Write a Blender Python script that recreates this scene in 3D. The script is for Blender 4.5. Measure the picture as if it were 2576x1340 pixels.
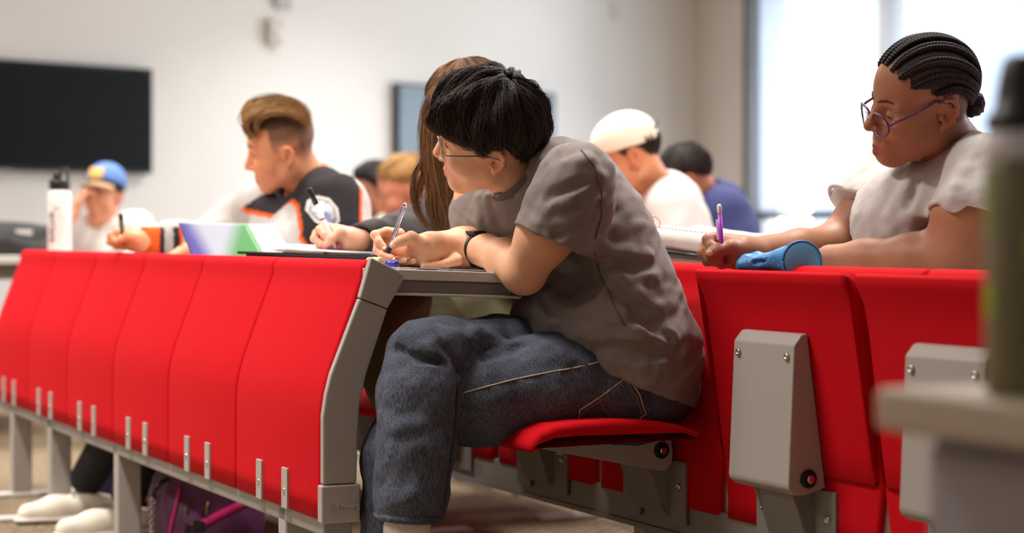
import bpy, bmesh, math, random
import numpy as np
from mathutils import Vector, Matrix

random.seed(7); RNG = np.random.default_rng(7)
scene = bpy.context.scene
for o in list(bpy.data.objects): bpy.data.objects.remove(o)
C = scene.collection

# ---------------------------------------------------------------- camera
FPX, HZ, CAMH = 5000.0, 592.0, 0.81          # focal length in px, horizon row, camera height
cam_d = bpy.data.cameras.new('camera'); cam = bpy.data.objects.new('camera', cam_d); C.objects.link(cam)
cam.location = (0, 0, CAMH); cam.rotation_euler = (math.pi/2, 0, 0)
cam_d.sensor_width = 36; cam_d.lens = 36*FPX/2576
cam_d.shift_y = (HZ-670)/2576
cam_d.clip_start = .05
cam_d.dof.use_dof = True; cam_d.dof.focus_distance = 3.78; cam_d.dof.aperture_fstop = 2.6
scene.camera = cam

# ---------------------------------------------------------------- world and exposure
world = bpy.data.worlds.new('world'); scene.world = world; world.use_nodes = True
bg = world.node_tree.nodes['Background']; bg.inputs[0].default_value = (.88, .94, 1, 1); bg.inputs[1].default_value = 9.0
vs = scene.view_settings
vs.view_transform = 'Standard'; vs.look = 'None'; vs.gamma = 1; vs.exposure = 0.44; vs.use_curve_mapping = False
LAMP_W = 38.0                                   # watts of each ceiling light

# ---------------------------------------------------------------- frames
TH = math.atan(2388/FPX)
D = Vector((-math.sin(TH), math.cos(TH), 0)); P = Vector((math.cos(TH), math.sin(TH), 0))
O = Vector((-.3511, 3.635, 0))
def at(px, py, Z): return Vector(((px-1288)/FPX*Z, Z, CAMH-(py-HZ)/FPX*Z))
def RW(s, t, z): return O + D*s + P*t + Vector((0, 0, z))
def zrow(s, t): return 3.635 + s*D.y + t*P.y

# ---------------------------------------------------------------- materials
def sr(r, g, b):
    f = lambda c: ((c/255+.055)/1.055)**2.4 if c/255 > .04045 else c/255/12.92
    return (f(r), f(g), f(b), 1)
MATS = {}
def mat(name, col, rough=.6, metal=0, noise=0, nscale=80, bump=0, bscale=300, spec=.5, sheen=0, trans=0, sss=0, emit=None, attr=None, stretch=None, ior=None, coat=0):
    if name in MATS: return MATS[name]
    m = bpy.data.materials.new(name); m.use_nodes = True; nt = m.node_tree; N = nt.nodes; Lk = nt.links
    b = N['Principled BSDF']
    b.inputs['Base Color'].default_value = col; b.inputs['Roughness'].default_value = rough
    b.inputs['Metallic'].default_value = metal; b.inputs['Specular IOR Level'].default_value = spec
    if sheen: b.inputs['Sheen Weight'].default_value = sheen; b.inputs['Sheen Roughness'].default_value = .4; b.inputs['Sheen Tint'].default_value = col
    if trans: b.inputs['Transmission Weight'].default_value = trans
    if ior: b.inputs['IOR'].default_value = ior
    if coat: b.inputs['Coat Weight'].default_value = coat
    if sss:
        b.inputs['Subsurface Weight'].default_value = sss; b.inputs['Subsurface Radius'].default_value = (.012, .005, .003); b.inputs['Subsurface Scale'].default_value = 1
    if emit: b.inputs['Emission Color'].default_value = emit[0]; b.inputs['Emission Strength'].default_value = emit[1]
    src = None
    if attr:
        a = N.new('ShaderNodeAttribute'); a.attribute_name = attr; src = a.outputs['Color']
        Lk.new(src, b.inputs['Base Color'])
    tc = N.new('ShaderNodeTexCoord'); vec = tc.outputs['Object']
    if stretch:
        mp = N.new('ShaderNodeMapping'); mp.inputs['Scale'].default_value = stretch; Lk.new(vec, mp.inputs[0]); vec = mp.outputs[0]
    if noise:
        n = N.new('ShaderNodeTexNoise'); n.inputs['Scale'].default_value = nscale; n.inputs['Detail'].default_value = 4; Lk.new(vec, n.inputs['Vector'])
        mr = N.new('ShaderNodeMapRange'); mr.inputs[1].default_value = .25; mr.inputs[2].default_value = .75; mr.inputs[3].default_value = 1-noise; mr.inputs[4].default_value = 1+noise
        Lk.new(n.outputs[0], mr.inputs[0])
        mx = N.new('ShaderNodeVectorMath'); mx.operation = 'SCALE'
        if src: Lk.new(src, mx.inputs[0])
        else: mx.inputs[0].default_value = col[:3]
        Lk.new(mr.outputs[0], mx.inputs['Scale']); Lk.new(mx.outputs[0], b.inputs['Base Color'])
    if bump:
        n2 = N.new('ShaderNodeTexNoise'); n2.inputs['Scale'].default_value = bscale; n2.inputs['Detail'].default_value = 3; Lk.new(vec, n2.inputs['Vector'])
        bp = N.new('ShaderNodeBump'); bp.inputs['Strength'].default_value = bump; bp.inputs['Distance'].default_value = .002
        Lk.new(n2.outputs[0], bp.inputs['Height']); Lk.new(bp.outputs[0], b.inputs['Normal'])
    MATS[name] = m
    return m

# ---------------------------------------------------------------- object helpers
def link(o, parent=None):
    C.objects.link(o)
    if parent: o.parent = parent
    return o
def mesh_from(name, V, F, smooth=True):
    me = bpy.data.meshes.new(name); me.from_pydata([tuple(map(float, v)) for v in V], [], [tuple(map(int, f)) for f in F])
    me.update()
    if smooth: me.polygons.foreach_set('use_smooth', [True]*len(me.polygons))
    return me
def fast_mesh(name, V, F):
    """F: (n,3) or (n,4) int array"""
    V = np.asarray(V, np.float32); F = np.asarray(F, np.int32); k = F.shape[1]
    me = bpy.data.meshes.new(name); me.vertices.add(len(V)); me.vertices.foreach_set('co', V.ravel())
    me.loops.add(F.size); me.loops.foreach_set('vertex_index', F.ravel())
    me.polygons.add(len(F)); me.polygons.foreach_set('loop_start', np.arange(0, F.size, k, dtype=np.int32)); me.polygons.foreach_set('loop_total', np.full(len(F), k, np.int32))
    me.update(calc_edges=True); me.polygons.foreach_set('use_smooth', np.ones(len(F), bool)); me.validate()
    return me
def obj(name, me, m, parent=None, loc=None, rot=None, label=None):
    if isinstance(me, bmesh.types.BMesh):
        bm = me; bmesh.ops.recalc_face_normals(bm, faces=bm.faces); me = bpy.data.meshes.new(name); bm.to_mesh(me); bm.free()
    o = bpy.data.objects.new(name, me); link(o, parent)
    if m is not None and not me.materials: me.materials.append(m)
    if loc is not None: o.location = loc
    if rot is not None: o.rotation_euler = rot
    if label: o['label'] = label
    return o
def wobj(name, me, m, parent, label=None):
    """mesh in world coordinates under a parent empty without rotation"""
    o = obj(name, me, m, parent, label=label)
    p = parent; loc = Vector((0, 0, 0))
    while p: loc += p.location; p = p.parent
    o.location = -loc
    return o
def tag(o, label, cat, group=None):
    o['label'] = label; o['category'] = cat
    if group: o['group'] = group
    return o
def struct(o): o['kind'] = 'structure'; return o
def thing(name, label, cat, loc=(0, 0, 0), rotz=0, group=None):
    o = bpy.data.objects.new(name, None); o.empty_display_size = .05; link(o); o.location = loc; o.rotation_euler = (0, 0, rotz)
    return tag(o, label, cat, group)

def bm_box(bm, a, b, bev=0, M=None):
    a = Vector(a); b = Vector(b); c = (a+b)/2; d = b-a
    r = bmesh.ops.create_cube(bm, size=1); vs_ = r['verts']
    for v in vs_: v.co = Vector((v.co.x*abs(d.x), v.co.y*abs(d.y), v.co.z*abs(d.z))) + c
    if bev:
        es = list({e for v in vs_ for e in v.link_edges})
        r = bmesh.ops.bevel(bm, geom=es, offset=bev, segments=2, affect='EDGES', profile=.5)
        vs_ = list({v for f in r['faces'] for v in f.verts} | {v for v in vs_ if v.is_valid})
    if M is not None: bmesh.ops.transform(bm, matrix=M, verts=[v for v in vs_ if v.is_valid])
    return vs_
def box(a, b, bev=0, M=None):
    bm = bmesh.new(); bm_box(bm, a, b, bev)
    if M is not None: bmesh.ops.transform(bm, matrix=M, verts=bm.verts[:])
    return bm
def bm_prism(bm, pts3, ext):
    """closed polygon (list of 3d points) extruded by vector ext"""
    ext = Vector(ext); n = len(pts3)
    va = [bm.verts.new(Vector(p)) for p in pts3]; vb = [bm.verts.new(Vector(p)+ext) for p in pts3]
    bm.faces.new(va[::-1]); bm.faces.new(vb)
    for i in range(n): bm.faces.new((va[i], va[(i+1) % n], vb[(i+1) % n], vb[i]))
def prism(pts3, ext, bev=0):
    bm = bmesh.new(); bm_prism(bm, pts3, ext)
    if bev: bmesh.ops.recalc_face_normals(bm, faces=bm.faces); bmesh.ops.bevel(bm, geom=bm.edges[:], offset=bev, segments=2, affect='EDGES', profile=.5, clamp_overlap=True)
    return bm
def perp(d):
    d = Vector(d).normalized(); u = d.cross(Vector((0, 0, 1)))
    if u.length < 1e-3: u = d.cross(Vector((1, 0, 0)))
    u.normalize(); return u, d.cross(u).normalized()
def tube_vf(path, rad, n=10, cap=True, base=0, flat=None):
    """tube along path; rad number or list; flat=(dir,factor) squashes the section along dir"""
    path = [Vector(p) for p in path]; m = len(path); V = []; F = []
    if not hasattr(rad, '__len__'): rad = [rad]*m
    d0 = (path[1]-path[0]).normalized(); u, v = perp(d0)
    for i in range(m):
        d = (path[min(i+1, m-1)]-path[max(i-1, 0)])
        if d.length > 1e-9:
            d.normalize(); u = (u-d*u.dot(d)); u.normalize(); v = d.cross(u)
        for k in range(n):
            a = 2*math.pi*k/n; q = (u*math.cos(a)+v*math.sin(a))*rad[i]
            if flat: q = q-Vector(flat[0])*q.dot(Vector(flat[0]))*(1-flat[1])
            V.append(path[i]+q)
    for i in range(m-1):
        for k in range(n): F.append((base+i*n+k, base+i*n+(k+1) % n, base+(i+1)*n+(k+1) % n, base+(i+1)*n+k))
    if cap:
        F.append(tuple(base+k for k in range(n))[::-1]); F.append(tuple(base+(m-1)*n+k for k in range(n)))
    return V, F
def tube(name, path, rad, n=10, flat=None):
    V, F = tube_vf(path, rad, n, flat=flat); return mesh_from(name, V, F)
def lathe(name, prof, n=28, axis=None, smooth=True, M=None):
    """prof: list of (r,z)"""
    V = []; F = []
    for r, z in prof:
        for k in range(n): a = 2*math.pi*k/n; V.append((r*math.cos(a), r*math.sin(a), z))
    for i in range(len(prof)-1):
        for k in range(n): F.append((i*n+k, i*n+(k+1) % n, (i+1)*n+(k+1) % n, (i+1)*n+k))
    F.append(tuple(range(n))[::-1]); F.append(tuple((len(prof)-1)*n+k for k in range(n)))
    if M is not None: V = [M @ Vector(v) for v in V]
    return mesh_from(name, V, F, smooth)
def align(a, b):
    """matrix taking local z axis segment 0..1 onto a->b (unit scale)"""
    a = Vector(a); d = (Vector(b)-a).normalized()
    return Matrix.Translation(a) @ d.to_track_quat('Z', 'Y').to_matrix().to_4x4()
def text_mesh(s, size, depth=.0, align_x='CENTER', shear=0, bold=0):
    cu = bpy.data.curves.new('t', 'FONT'); cu.body = s; cu.size = size; cu.extrude = depth; cu.align_x = align_x; cu.align_y = 'CENTER'; cu.shear = shear; cu.offset = bold
    o = bpy.data.objects.new('t', cu); C.objects.link(o)
    dg = bpy.context.evaluated_depsgraph_get(); me = bpy.data.meshes.new_from_object(o.evaluated_get(dg))
    bpy.data.objects.remove(o); bpy.data.curves.remove(cu); me.materials.clear(); return me
def autosmooth(o, deg=35):
    me = o.data
    bm = bmesh.new(); bm.from_mesh(me)
    for f in bm.faces: f.smooth = True
    for e in bm.edges: e.smooth = len(e.link_faces) == 2 and e.calc_face_angle(0) < math.radians(deg)
    bm.to_mesh(me); bm.free(); return o
# ================================================================ ROOM
M_wall = mat('wall_paint', sr(234, 233, 232), .8, noise=.015, nscale=3, bump=.05, bscale=200)
M_wallw = mat('wall_paint_darkened', sr(222, 212, 205), .8, noise=.015, nscale=3)  # backlit pier's shade put into the colour; unseen walls darkened to cut fill
M_ceil = mat('ceiling_tile', sr(240, 240, 238), .9, noise=.03, nscale=40)
M_blk = mat('black_plastic', sr(20, 19, 20), .35, bump=.03)
M_dark = mat('dark_frame_metal', sr(58, 60, 62), .45, metal=.3)

def carpet_mat():
    m = bpy.data.materials.new('striped_carpet'); m.use_nodes = True; nt = m.node_tree; N = nt.nodes; L = nt.links; b = N['Principled BSDF']
    b.inputs['Roughness'].default_value = .95; b.inputs['Specular IOR Level'].default_value = .1
    tc = N.new('ShaderNodeTexCoord'); mp = N.new('ShaderNodeMapping'); mp.inputs['Rotation'].default_value = (0, 0, TH); L.new(tc.outputs['Object'], mp.inputs[0])
    w = N.new('ShaderNodeTexWave'); w.inputs['Scale'].default_value = 9; w.inputs['Distortion'].default_value = 3; w.inputs['Detail'].default_value = 3; w.inputs['Detail Scale'].default_value = 4; L.new(mp.outputs[0], w.inputs['Vector'])
    n = N.new('ShaderNodeTexNoise'); n.inputs['Scale'].default_value = 160; n.inputs['Detail'].default_value = 3; L.new(tc.outputs['Object'], n.inputs['Vector'])
    r1 = N.new('ShaderNodeMix'); r1.data_type = 'RGBA'; r1.inputs['A'].default_value = sr(104, 88, 69); r1.inputs['B'].default_value = sr(158, 140, 114); L.new(w.outputs[1], r1.inputs['Factor'])
    r2 = N.new('ShaderNodeMix'); r2.data_type = 'RGBA'; r2.inputs['B'].default_value = sr(92, 78, 62); L.new(r1.outputs['Result'], r2.inputs['A'])
    mr = N.new('ShaderNodeMapRange'); mr.inputs[1].default_value = .42; mr.inputs[2].default_value = .72; mr.inputs[4].default_value = .8; L.new(n.outputs[0], mr.inputs[0]); L.new(mr.outputs[0], r2.inputs['Factor'])
    L.new(r2.outputs['Result'], b.inputs['Base Color'])
    bp = N.new('ShaderNodeBump'); bp.inputs['Strength'].default_value = .6; bp.inputs['Distance'].default_value = .004; L.new(n.outputs[0], bp.inputs['Height']); L.new(bp.outputs[0], b.inputs['Normal'])
    return m
M_carpet = carpet_mat()
CEIL = 3.05
# plan of the room: screen wall W0->W1, window wall W1->W2 (parallel to the rows), then round behind the camera
WD = Vector((math.sin(math.atan(5412/FPX)), math.cos(math.atan(5412/FPX)), 0))     # direction of the screen wall
W370 = at(370, HZ, 12.5); W370.z = 0
def wallpt(px):
    """point on the screen wall in the column px"""
    k = (px-1288)/FPX; m = (k*W370.y-W370.x)/(WD.x-k*WD.y); return W370+WD*m
W1 = wallpt(1745); W0 = W370-WD*7.5
def winpt(px):
    k = (px-1288)/FPX; m = (k*W1.y-W1.x)/(-D.x+k*D.y); return W1-D*m
W2 = W1-D*19.0; W3 = W0-D*16.0
def wall(name, a, b, z0, z1, out, m, th=.14):
    n = Vector((out.x, out.y, 0)).normalized()*th
    bm = bmesh.new(); bm_prism(bm, [a+Vector((0, 0, z0)), b+Vector((0, 0, z0)), b+n+Vector((0, 0, z0)), a+n+Vector((0, 0, z0))], (0, 0, z1-z0))
    return struct(obj(name, bm, m))
nW = Vector((-WD.y, WD.x, 0))                       # outward normal of the screen wall
fl = struct(obj('floor', prism([W0+nW*.2-P*3, W1+nW*.2+P*.2, W2+P*.2, W3-P*3], (0, 0, -.1)), M_carpet))
ce = struct(obj('ceiling', prism([v+Vector((0, 0, CEIL)) for v in (W0+nW*.2, W1+nW*.2+P*.2, W2+P*.2, W3)], (0, 0, .1)), M_ceil))
wall('wall_screens', W0, W1, 0, CEIL, nW, M_wall)
wall('wall_front', W3, W0, 0, CEIL, -P, M_wallw)
wall('wall_rear_aisle', W2, W3, 0, CEIL, -D, M_wallw)
# window wall: pier next to the corner, glazing, pier again
wa = winpt(1915); span = 1.70; sill, head = .32, 2.72
wall('wall_windows_pier', W1, wa, 0, CEIL, P, M_wallw, .16)
nwin = 7
we = wa-D*(span*nwin)
wall('wall_windows_end', we, W2, 0, CEIL, P, M_wallw, .16)
wall('wall_windows_sill', wa, we, 0, sill, P, M_wallw, .16)
wall('wall_windows_head', wa, we, head, CEIL, P, M_wallw, .16)
M_glass = mat('window_glass', (1, 1, 1, 1), 0, trans=1, ior=1.01, spec=.2)
def blind_mat():
    m = bpy.data.materials.new('blind_fabric'); m.use_nodes = True; N = m.node_tree.nodes; b = N['Principled BSDF']; N.remove(b)
    t = N.new('ShaderNodeBsdfTranslucent'); t.inputs[0].default_value = (.42, .45, .49, 1); d = N.new('ShaderNodeBsdfDiffuse'); d.inputs[0].default_value = (.5, .53, .57, 1); a = N.new('ShaderNodeAddShader')
    L_ = m.node_tree.links; L_.new(t.outputs[0], a.inputs[0]); L_.new(d.outputs[0], a.inputs[1]); L_.new(a.outputs[0], N['Material Output'].inputs[0]); return m
M_alu = mat('window_aluminium', sr(150, 153, 158), .5, metal=.1)
for i in range(nwin):
    a = wa-D*span*i
    w = bpy.data.objects.new('window_%d' % (i+1), None); link(w); struct(w); w.location = a; w.rotation_euler = (0, 0, math.atan2(-D.y, -D.x))
    f = .05
    obj('window_jamb', box((0, -.13, sill), (f, .03, head)), M_alu, w)
    if i == 0: obj('window_seal', box((-.03, -.14, sill), (0, -.10, head)), M_dark, w)
    obj('window_jamb', box((span-f, -.13, sill), (span, .03, head)), M_alu, w)
    obj('window_rail', box((f, -.12, sill), (span-f, .02, sill+.06)), M_dark, w)
    obj('window_rail', box((f, -.12, head-.06), (span-f, .02, head)), M_dark, w)
    obj('window_transom', box((f, -.11, .93), (span-f, .0, .985)), M_dark, w)
    obj('pane', box((f, -.062, .985), (span-f, -.056, head-.06)), M_glass, w)
    obj('pane', box((f, -.062, sill+.06), (span-f, -.056, .93)), M_glass, w)
    if i == 0: obj('blind', box((f+.01, -.05, .99), (f+.40, -.04, head-.06)), blind_mat(), w)
# outside: pale shaded building with a wide arch opening on the bright sky
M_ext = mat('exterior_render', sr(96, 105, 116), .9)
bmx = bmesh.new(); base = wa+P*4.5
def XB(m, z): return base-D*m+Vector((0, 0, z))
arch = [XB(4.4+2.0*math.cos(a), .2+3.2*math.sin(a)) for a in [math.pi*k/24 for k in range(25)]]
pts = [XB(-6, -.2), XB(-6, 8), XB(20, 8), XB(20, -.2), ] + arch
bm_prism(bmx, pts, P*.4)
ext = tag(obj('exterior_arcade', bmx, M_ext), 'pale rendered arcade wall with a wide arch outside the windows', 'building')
bmg = prism([W1+P*.2-D*-8, W2+P*.2, W2+P*30, W1+P*30+D*8], (0, 0, -.2)); gr = obj('terrace', bmg, mat('terrace_paving', sr(215, 215, 212), .9)); struct(gr); gr.location.z = -.02

# ceiling lights (out of frame, they light the room)
M_lamp = mat('lamp_diffuser', (1, 1, 1, 1), .5, emit=((1, .96, .9, 1), 4))
M_lampf = mat('lamp_frame', sr(225, 225, 225), .5)
k = 0
for s in (.3, 2.7, 5.1, 7.5, 9.9):
    for t in (-3.2, -.9, 1.4, 3.7, 6.0):
        p = RW(s, t, CEIL-.03)
        if (p-W1).dot(nW) > -1.6 or (p-W1).dot(P) > -.8 or (t < -2 and s > 4): continue
        lt = thing('ceiling_light', 'flush white rectangular ceiling light panel', 'ceiling light', p, math.atan2(D.y, D.x), 'ceiling light panels')
        obj('frame', box((-.62, -.17, 0), (.62, .17, .03)), M_lampf, lt)
        obj('diffuser', box((-.59, -.14, -.006), (.59, .14, 0)), M_lamp, lt)
        ld = bpy.data.lights.new('lamp', 'AREA'); ld.shape = 'RECTANGLE'; ld.size = 1.18; ld.size_y = .28; ld.energy = LAMP_W; ld.color = (1, .97, .935); ld.spread = math.radians(125)
        lo = bpy.data.objects.new('lamp', ld); link(lo, lt); lo.location = (0, 0, -.012); k += 1

# screens on the far wall
M_scr = mat('screen_glass_dark', sr(14, 13, 13), .35, spec=.12)
def screen(px0, px1, ytop_at1, ybot_at1, name, label, m):
    a = wallpt(px0); b = wallpt(px1); Z = b.y
    z1 = CAMH-(ytop_at1-HZ)/FPX*Z; z0 = CAMH-(ybot_at1-HZ)/FPX*Z
    r = thing(name, label, 'television', (a.x, a.y, z0), math.atan2(WD.y, WD.x))
    w = (b-a).length; h = z1-z0
    obj('casing', box((0, -.075, 0), (w, -.01, h), .006), M_blk, r)
    obj('screen', box((.018, -.079, .022), (w-.018, -.074, h-.018)), m, r)
    obj('wall_bracket', box((w*.3, -.012, h*.3), (w*.7, 0, h*.7)), M_dark, r)
    obj('logo_bar', box((w*.5-.05, -.079, -.012), (w*.5+.05, -.06, .004)), mat('silver_trim', sr(150, 148, 150), .4, metal=.6), r)
    return r
screen(-420, 368, 175, 438, 'television', 'large black switched-off television on the wall behind the man in the blue cap', M_scr)
M_scr2 = mat('screen_reflection_blue', sr(84, 108, 122), .3, spec=.6, noise=.25, nscale=1.2)  # grey-blue reflection painted into the colour of the dark screen
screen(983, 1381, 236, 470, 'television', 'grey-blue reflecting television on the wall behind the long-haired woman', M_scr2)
# wall devices
def wallbox(px, py, w, h, d, name, label, cat, m, face):
    a = wallpt(px); z = CAMH-(py-HZ)/FPX*a.y
    r = thing(name, label, cat, (a.x, a.y, z), math.atan2(WD.y, WD.x))
    obj('housing', box((-w/2, -d, -h/2), (w/2, 0, h/2), .008), m, r)
    if face: obj('lens', lathe('lens', [(.0, 0), (.03, 0), (.028, .012), (.012, .02)], 16, M=Matrix.Translation((.01, -d, -.02)) @ Matrix.Rotation(math.pi/2, 4, 'X')), mat('clear_lens', sr(235, 238, 240), .1), r)
    return r
wallbox(683, 82, .11, .17, .07, 'fire_strobe', 'small white fire alarm strobe high on the wall', 'alarm', mat('strobe_housing', sr(214, 206, 200), .5), True)
wallbox(706, 0, .12, .12, .05, 'wall_speaker', 'grey box mounted above the fire alarm strobe', 'wall box', mat('grey_housing', sr(196, 190, 190), .5), False)
wallbox(1545, 25, .09, .14, .04, 'thermostat', 'pale thermostat high on the wall near the corner', 'thermostat', mat('pale_housing', sr(222, 222, 224), .5), False)
# ================================================================ BENCH ROWS
PITCH = .5065; T2 = .728; OFF2 = -.2126
ROWROT = math.atan2(D.y, D.x)
def L(s, t, z): return Vector((s, -t, z))
M_red = mat('red_wool', sr(194, 2, 19), .88, noise=.06, nscale=900, bump=.25, bscale=1400, sheen=.12, spec=.15)
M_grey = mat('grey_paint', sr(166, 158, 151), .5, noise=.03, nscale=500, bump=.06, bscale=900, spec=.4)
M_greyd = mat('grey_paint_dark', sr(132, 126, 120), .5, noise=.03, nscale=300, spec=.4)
M_steel = mat('galvanised_steel', sr(170, 164, 156), .35, metal=.8, noise=.05, nscale=200)
M_bolt = mat('bright_bolt', sr(200, 196, 190), .25, metal=1)
M_rub = mat('black_rubber', sr(18, 16, 16), .6)
M_lam = mat('desk_laminate', sr(205, 200, 194), .45, noise=.02, nscale=300)

def panel_profile():
    pts = []                                   # front face (t,z) from the bottom up
    zs = [.290, .33, .40, .46, .49, .515, .54, .565, .60, .65, .70, .735]
    for z in zs:
        if z < .47: t = 0
        elif z < .57: q = (z-.47)/.10; t = .0187*q*q
        else: t = .0187+(z-.57)*.375
        pts.append((t, z))
    t0 = .0187+(.742-.57)*.375
    for a in (0, 30, 60, 90, 120, 150, 175):   # rolled top
        r = .019; ca = math.radians(a)
        pts.append((t0+r-.003-r*math.cos(ca)+.004*a/175, .746+r*math.sin(ca)))
    back = []
    for z in zs[::-1]:
        if z < .47: t = 0
        elif z < .57: q = (z-.47)/.10; t = .0187*q*q
        else: t = .0187+(z-.57)*.375
        back.append((t+.036, z-(.012 if z > .6 else 0)))
    return pts+back
PROF = panel_profile()
def extrude_profile(prof, w, edge=.008, notch=None, seg=4):
    """closed (t,z) loop extruded over s in 0..w with rounded ends; notch(z)-> inset of the ends"""
    n = len(prof); cx = sum(p[0] for p in prof)/n
    nrm = []
    for i in range(n):
        a = Vector(prof[i-1]); b = Vector(prof[(i+1) % n]); d = (b-a).normalized(); nn = Vector((-d.y, d.x)); nrm.append(nn)
    area = sum(prof[i][0]*prof[(i+1) % n][1]-prof[(i+1) % n][0]*prof[i][1] for i in range(n))
    sg = 1 if area < 0 else -1
    st = []
    for k in range(seg+1):
        a = math.pi/2*k/seg; st.append((edge*(1-math.sin(a)), edge*(1-math.cos(a))))
    st = [(x, e) for (e, x) in [(q[0], q[1]) for q in st]]
    stations = [(x, e) for x, e in st]+[(w-x, e) for x, e in st[::-1]]
    V = []; F = []
    for s, e in stations:
        for i in range(n):
            t = prof[i][0]-sg*nrm[i].x*e; z = prof[i][1]-sg*nrm[i].y*e
            ss = s
            if notch: q = notch(z); ss = q+(w-2*q)*s/w
            V.append(L(ss, t, z))
    m = len(stations)
    for j in range(m-1):
        for i in range(n): F.append((j*n+i, j*n+(i+1) % n, (j+1)*n+(i+1) % n, (j+1)*n+i))
    F.append(tuple(range(n))); F.append(tuple((m-1)*n+i for i in range(n))[::-1])
    bm = bmesh.new(); vv = [bm.verts.new(v) for v in V]
    for f in F: bm.faces.new([vv[i] for i in f])
    bmesh.ops.recalc_face_normals(bm, faces=bm.faces)
    for f in bm.faces: f.smooth = len(f.verts) == 4
    me = bpy.data.meshes.new('profile'); bm.to_mesh(me); bm.free(); return me
ME_panel = extrude_profile(PROF, PITCH-.004, .009); ME_panel.materials.append(M_red)
ME_panel2 = extrude_profile(PROF, PITCH-.004, .009, notch=lambda z: .012 if z < .372 else 0); ME_panel2.materials.append(M_red)
def screw_mesh(r=.006, h=.003):
    return lathe('screw', [(r, 0), (r, h*.5), (r*.8, h), (r*.45, h), (r*.4, h*.4), (.0005, h*.4)], 14)
ME_screw = screw_mesh(); ME_screw.materials.append(M_bolt)
FRONT = Matrix.Rotation(-math.pi/2, 4, 'X')          # local z -> +y (towards the front of the class)
def screw(parent, s, t, z, sc=1):
    o = obj('screw', ME_screw, None, parent, L(s, t, z), (-math.pi/2, 0, 0)); o.scale = (sc, sc, sc); return o
def bench(label, t, s0, n, plain_front, seats, posts, desk=(True, True), endcap=True):
    r = thing('bench_row', label, 'bench', RW(0, t, 0), ROWROT)
    s1 = s0+n*PITCH
    for i in range(n):
        p = obj('backrest_panel', ME_panel if plain_front else ME_panel2, None, r, L(s0+i*PITCH+.002, 0, 0 if plain_front else -.011))
        if plain_front:
            for f in (.372, .678):
                sc = s0+i*PITCH+f*PITCH
                c = obj('clip', ME_clip, None, r, L(sc, 0, 0)); screw(c, 0, -.0035, .322)
    if not plain_front:
        for i in range(n+1):
            if i == 0 or True: obj('joint_plate', box(L(-.02, .012, .235), L(.02, .016, .372)), M_steel, r, L(s0+i*PITCH, 0, 0))
    # beam
    if plain_front: bz = (.258, .292)
    else: bz = (.222, .286)
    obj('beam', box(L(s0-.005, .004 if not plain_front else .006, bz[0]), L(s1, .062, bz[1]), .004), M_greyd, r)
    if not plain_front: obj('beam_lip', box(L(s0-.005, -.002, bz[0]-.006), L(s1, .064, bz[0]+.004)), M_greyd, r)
    for s in posts:
        q = obj('post', box(L(s, .006, 0.012), L(s+.045, .066, bz[0]+.03), .004), M_grey, r)
        obj('foot', box(L(s-.004, -.20, 0), L(s+.05, .26, .014), .005), M_lam, q)
    # desk
    dt0, dt1 = .085, .418
    tilt = lambda tt: (.750 if plain_front else .733)-(tt-.085)*.038
    sa = s0+(.0 if endcap else -.0); sb = s1
    obj('desk_top', prism([L(sa, dt0, tilt(dt0)), L(sa, dt1, tilt(dt1)), L(sa, dt1+.008, tilt(dt1)-.008), L(sa, dt1+.002, tilt(dt1)-.02), L(sa, dt0, tilt(dt0)-.02)], L(sb-sa, 0, 0), .002), M_lam, r)
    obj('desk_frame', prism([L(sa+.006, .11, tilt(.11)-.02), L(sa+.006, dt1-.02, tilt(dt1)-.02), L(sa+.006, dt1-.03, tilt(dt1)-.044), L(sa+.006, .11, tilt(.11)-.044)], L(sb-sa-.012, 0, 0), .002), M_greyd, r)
    obj('desk_lip', prism([L(sa, .10, tilt(.1)-.0435), L(sa, dt1-.005, tilt(dt1)-.0435), L(sa, dt1-.012, tilt(dt1)-.049), L(sa, .10, tilt(.1)-.049)], L(sb-sa, 0, 0), .0015), M_lam, r)
    for s in ([s0] if endcap else []):
        th = -.016
        up = [(.0934, .770), (.150, .744), (.158, .737), (.160, .729), (.127, .675), (.071, .6955)]
        lo = [(.071, .694), (.127, .6735), (.085, .556), (.072, .50), (.068, .45), (.066, .356), (0, .356), (0, .48), (.006, .52), (.0155, .557)]
        e = obj('end_panel', prism([L(s, a, b) for a, b in lo], L(th, 0, 0), .003), M_grey, r)
        obj('end_cap', prism([L(s, a, b) for a, b in up], L(th-.001, 0, 0), .003), M_grey, r)
        f = obj('foot_cap', box(L(s+.004, -.004, .285), L(s+th-.004, .071, .354), .003), M_grey, r)
        me = text_mesh('Lamm', .018, .0022, bold=.0003)
        # written on the face that looks along -s
        tx = obj('emblem', me, M_grey, f, L(s+th-.0045, .0475, .314), (math.pi/2, 0, -math.pi/2))
        lg = bmesh.new(); X = s+th-.0052
        for (a, b, c, d) in ((.012, .3195, .024, .3205), (.012, .308, .0135, .3195), (.0135, .308, .0225, .309), (.0215, .309, .0225, .3145)):
            bm_box(lg, L(X, a, b), L(X+.002, c, d))
        obj('emblem_mark', lg, M_grey, f)
    # folding seats
    for i, mode in seats.items():
        seat(r, s0+i*PITCH, mode)
    return r
ME_clip = None
def mk_clip():
    bm = bmesh.new(); bm_box(bm, L(-.0165, -.0045, .288), L(.0165, .002, .366), .001)
    bmesh.ops.recalc_face_normals(bm, faces=bm.faces); me = bpy.data.meshes.new('clip'); bm.to_mesh(me); bm.free(); me.materials.append(M_grey); return me
ME_clip = mk_clip()
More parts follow.
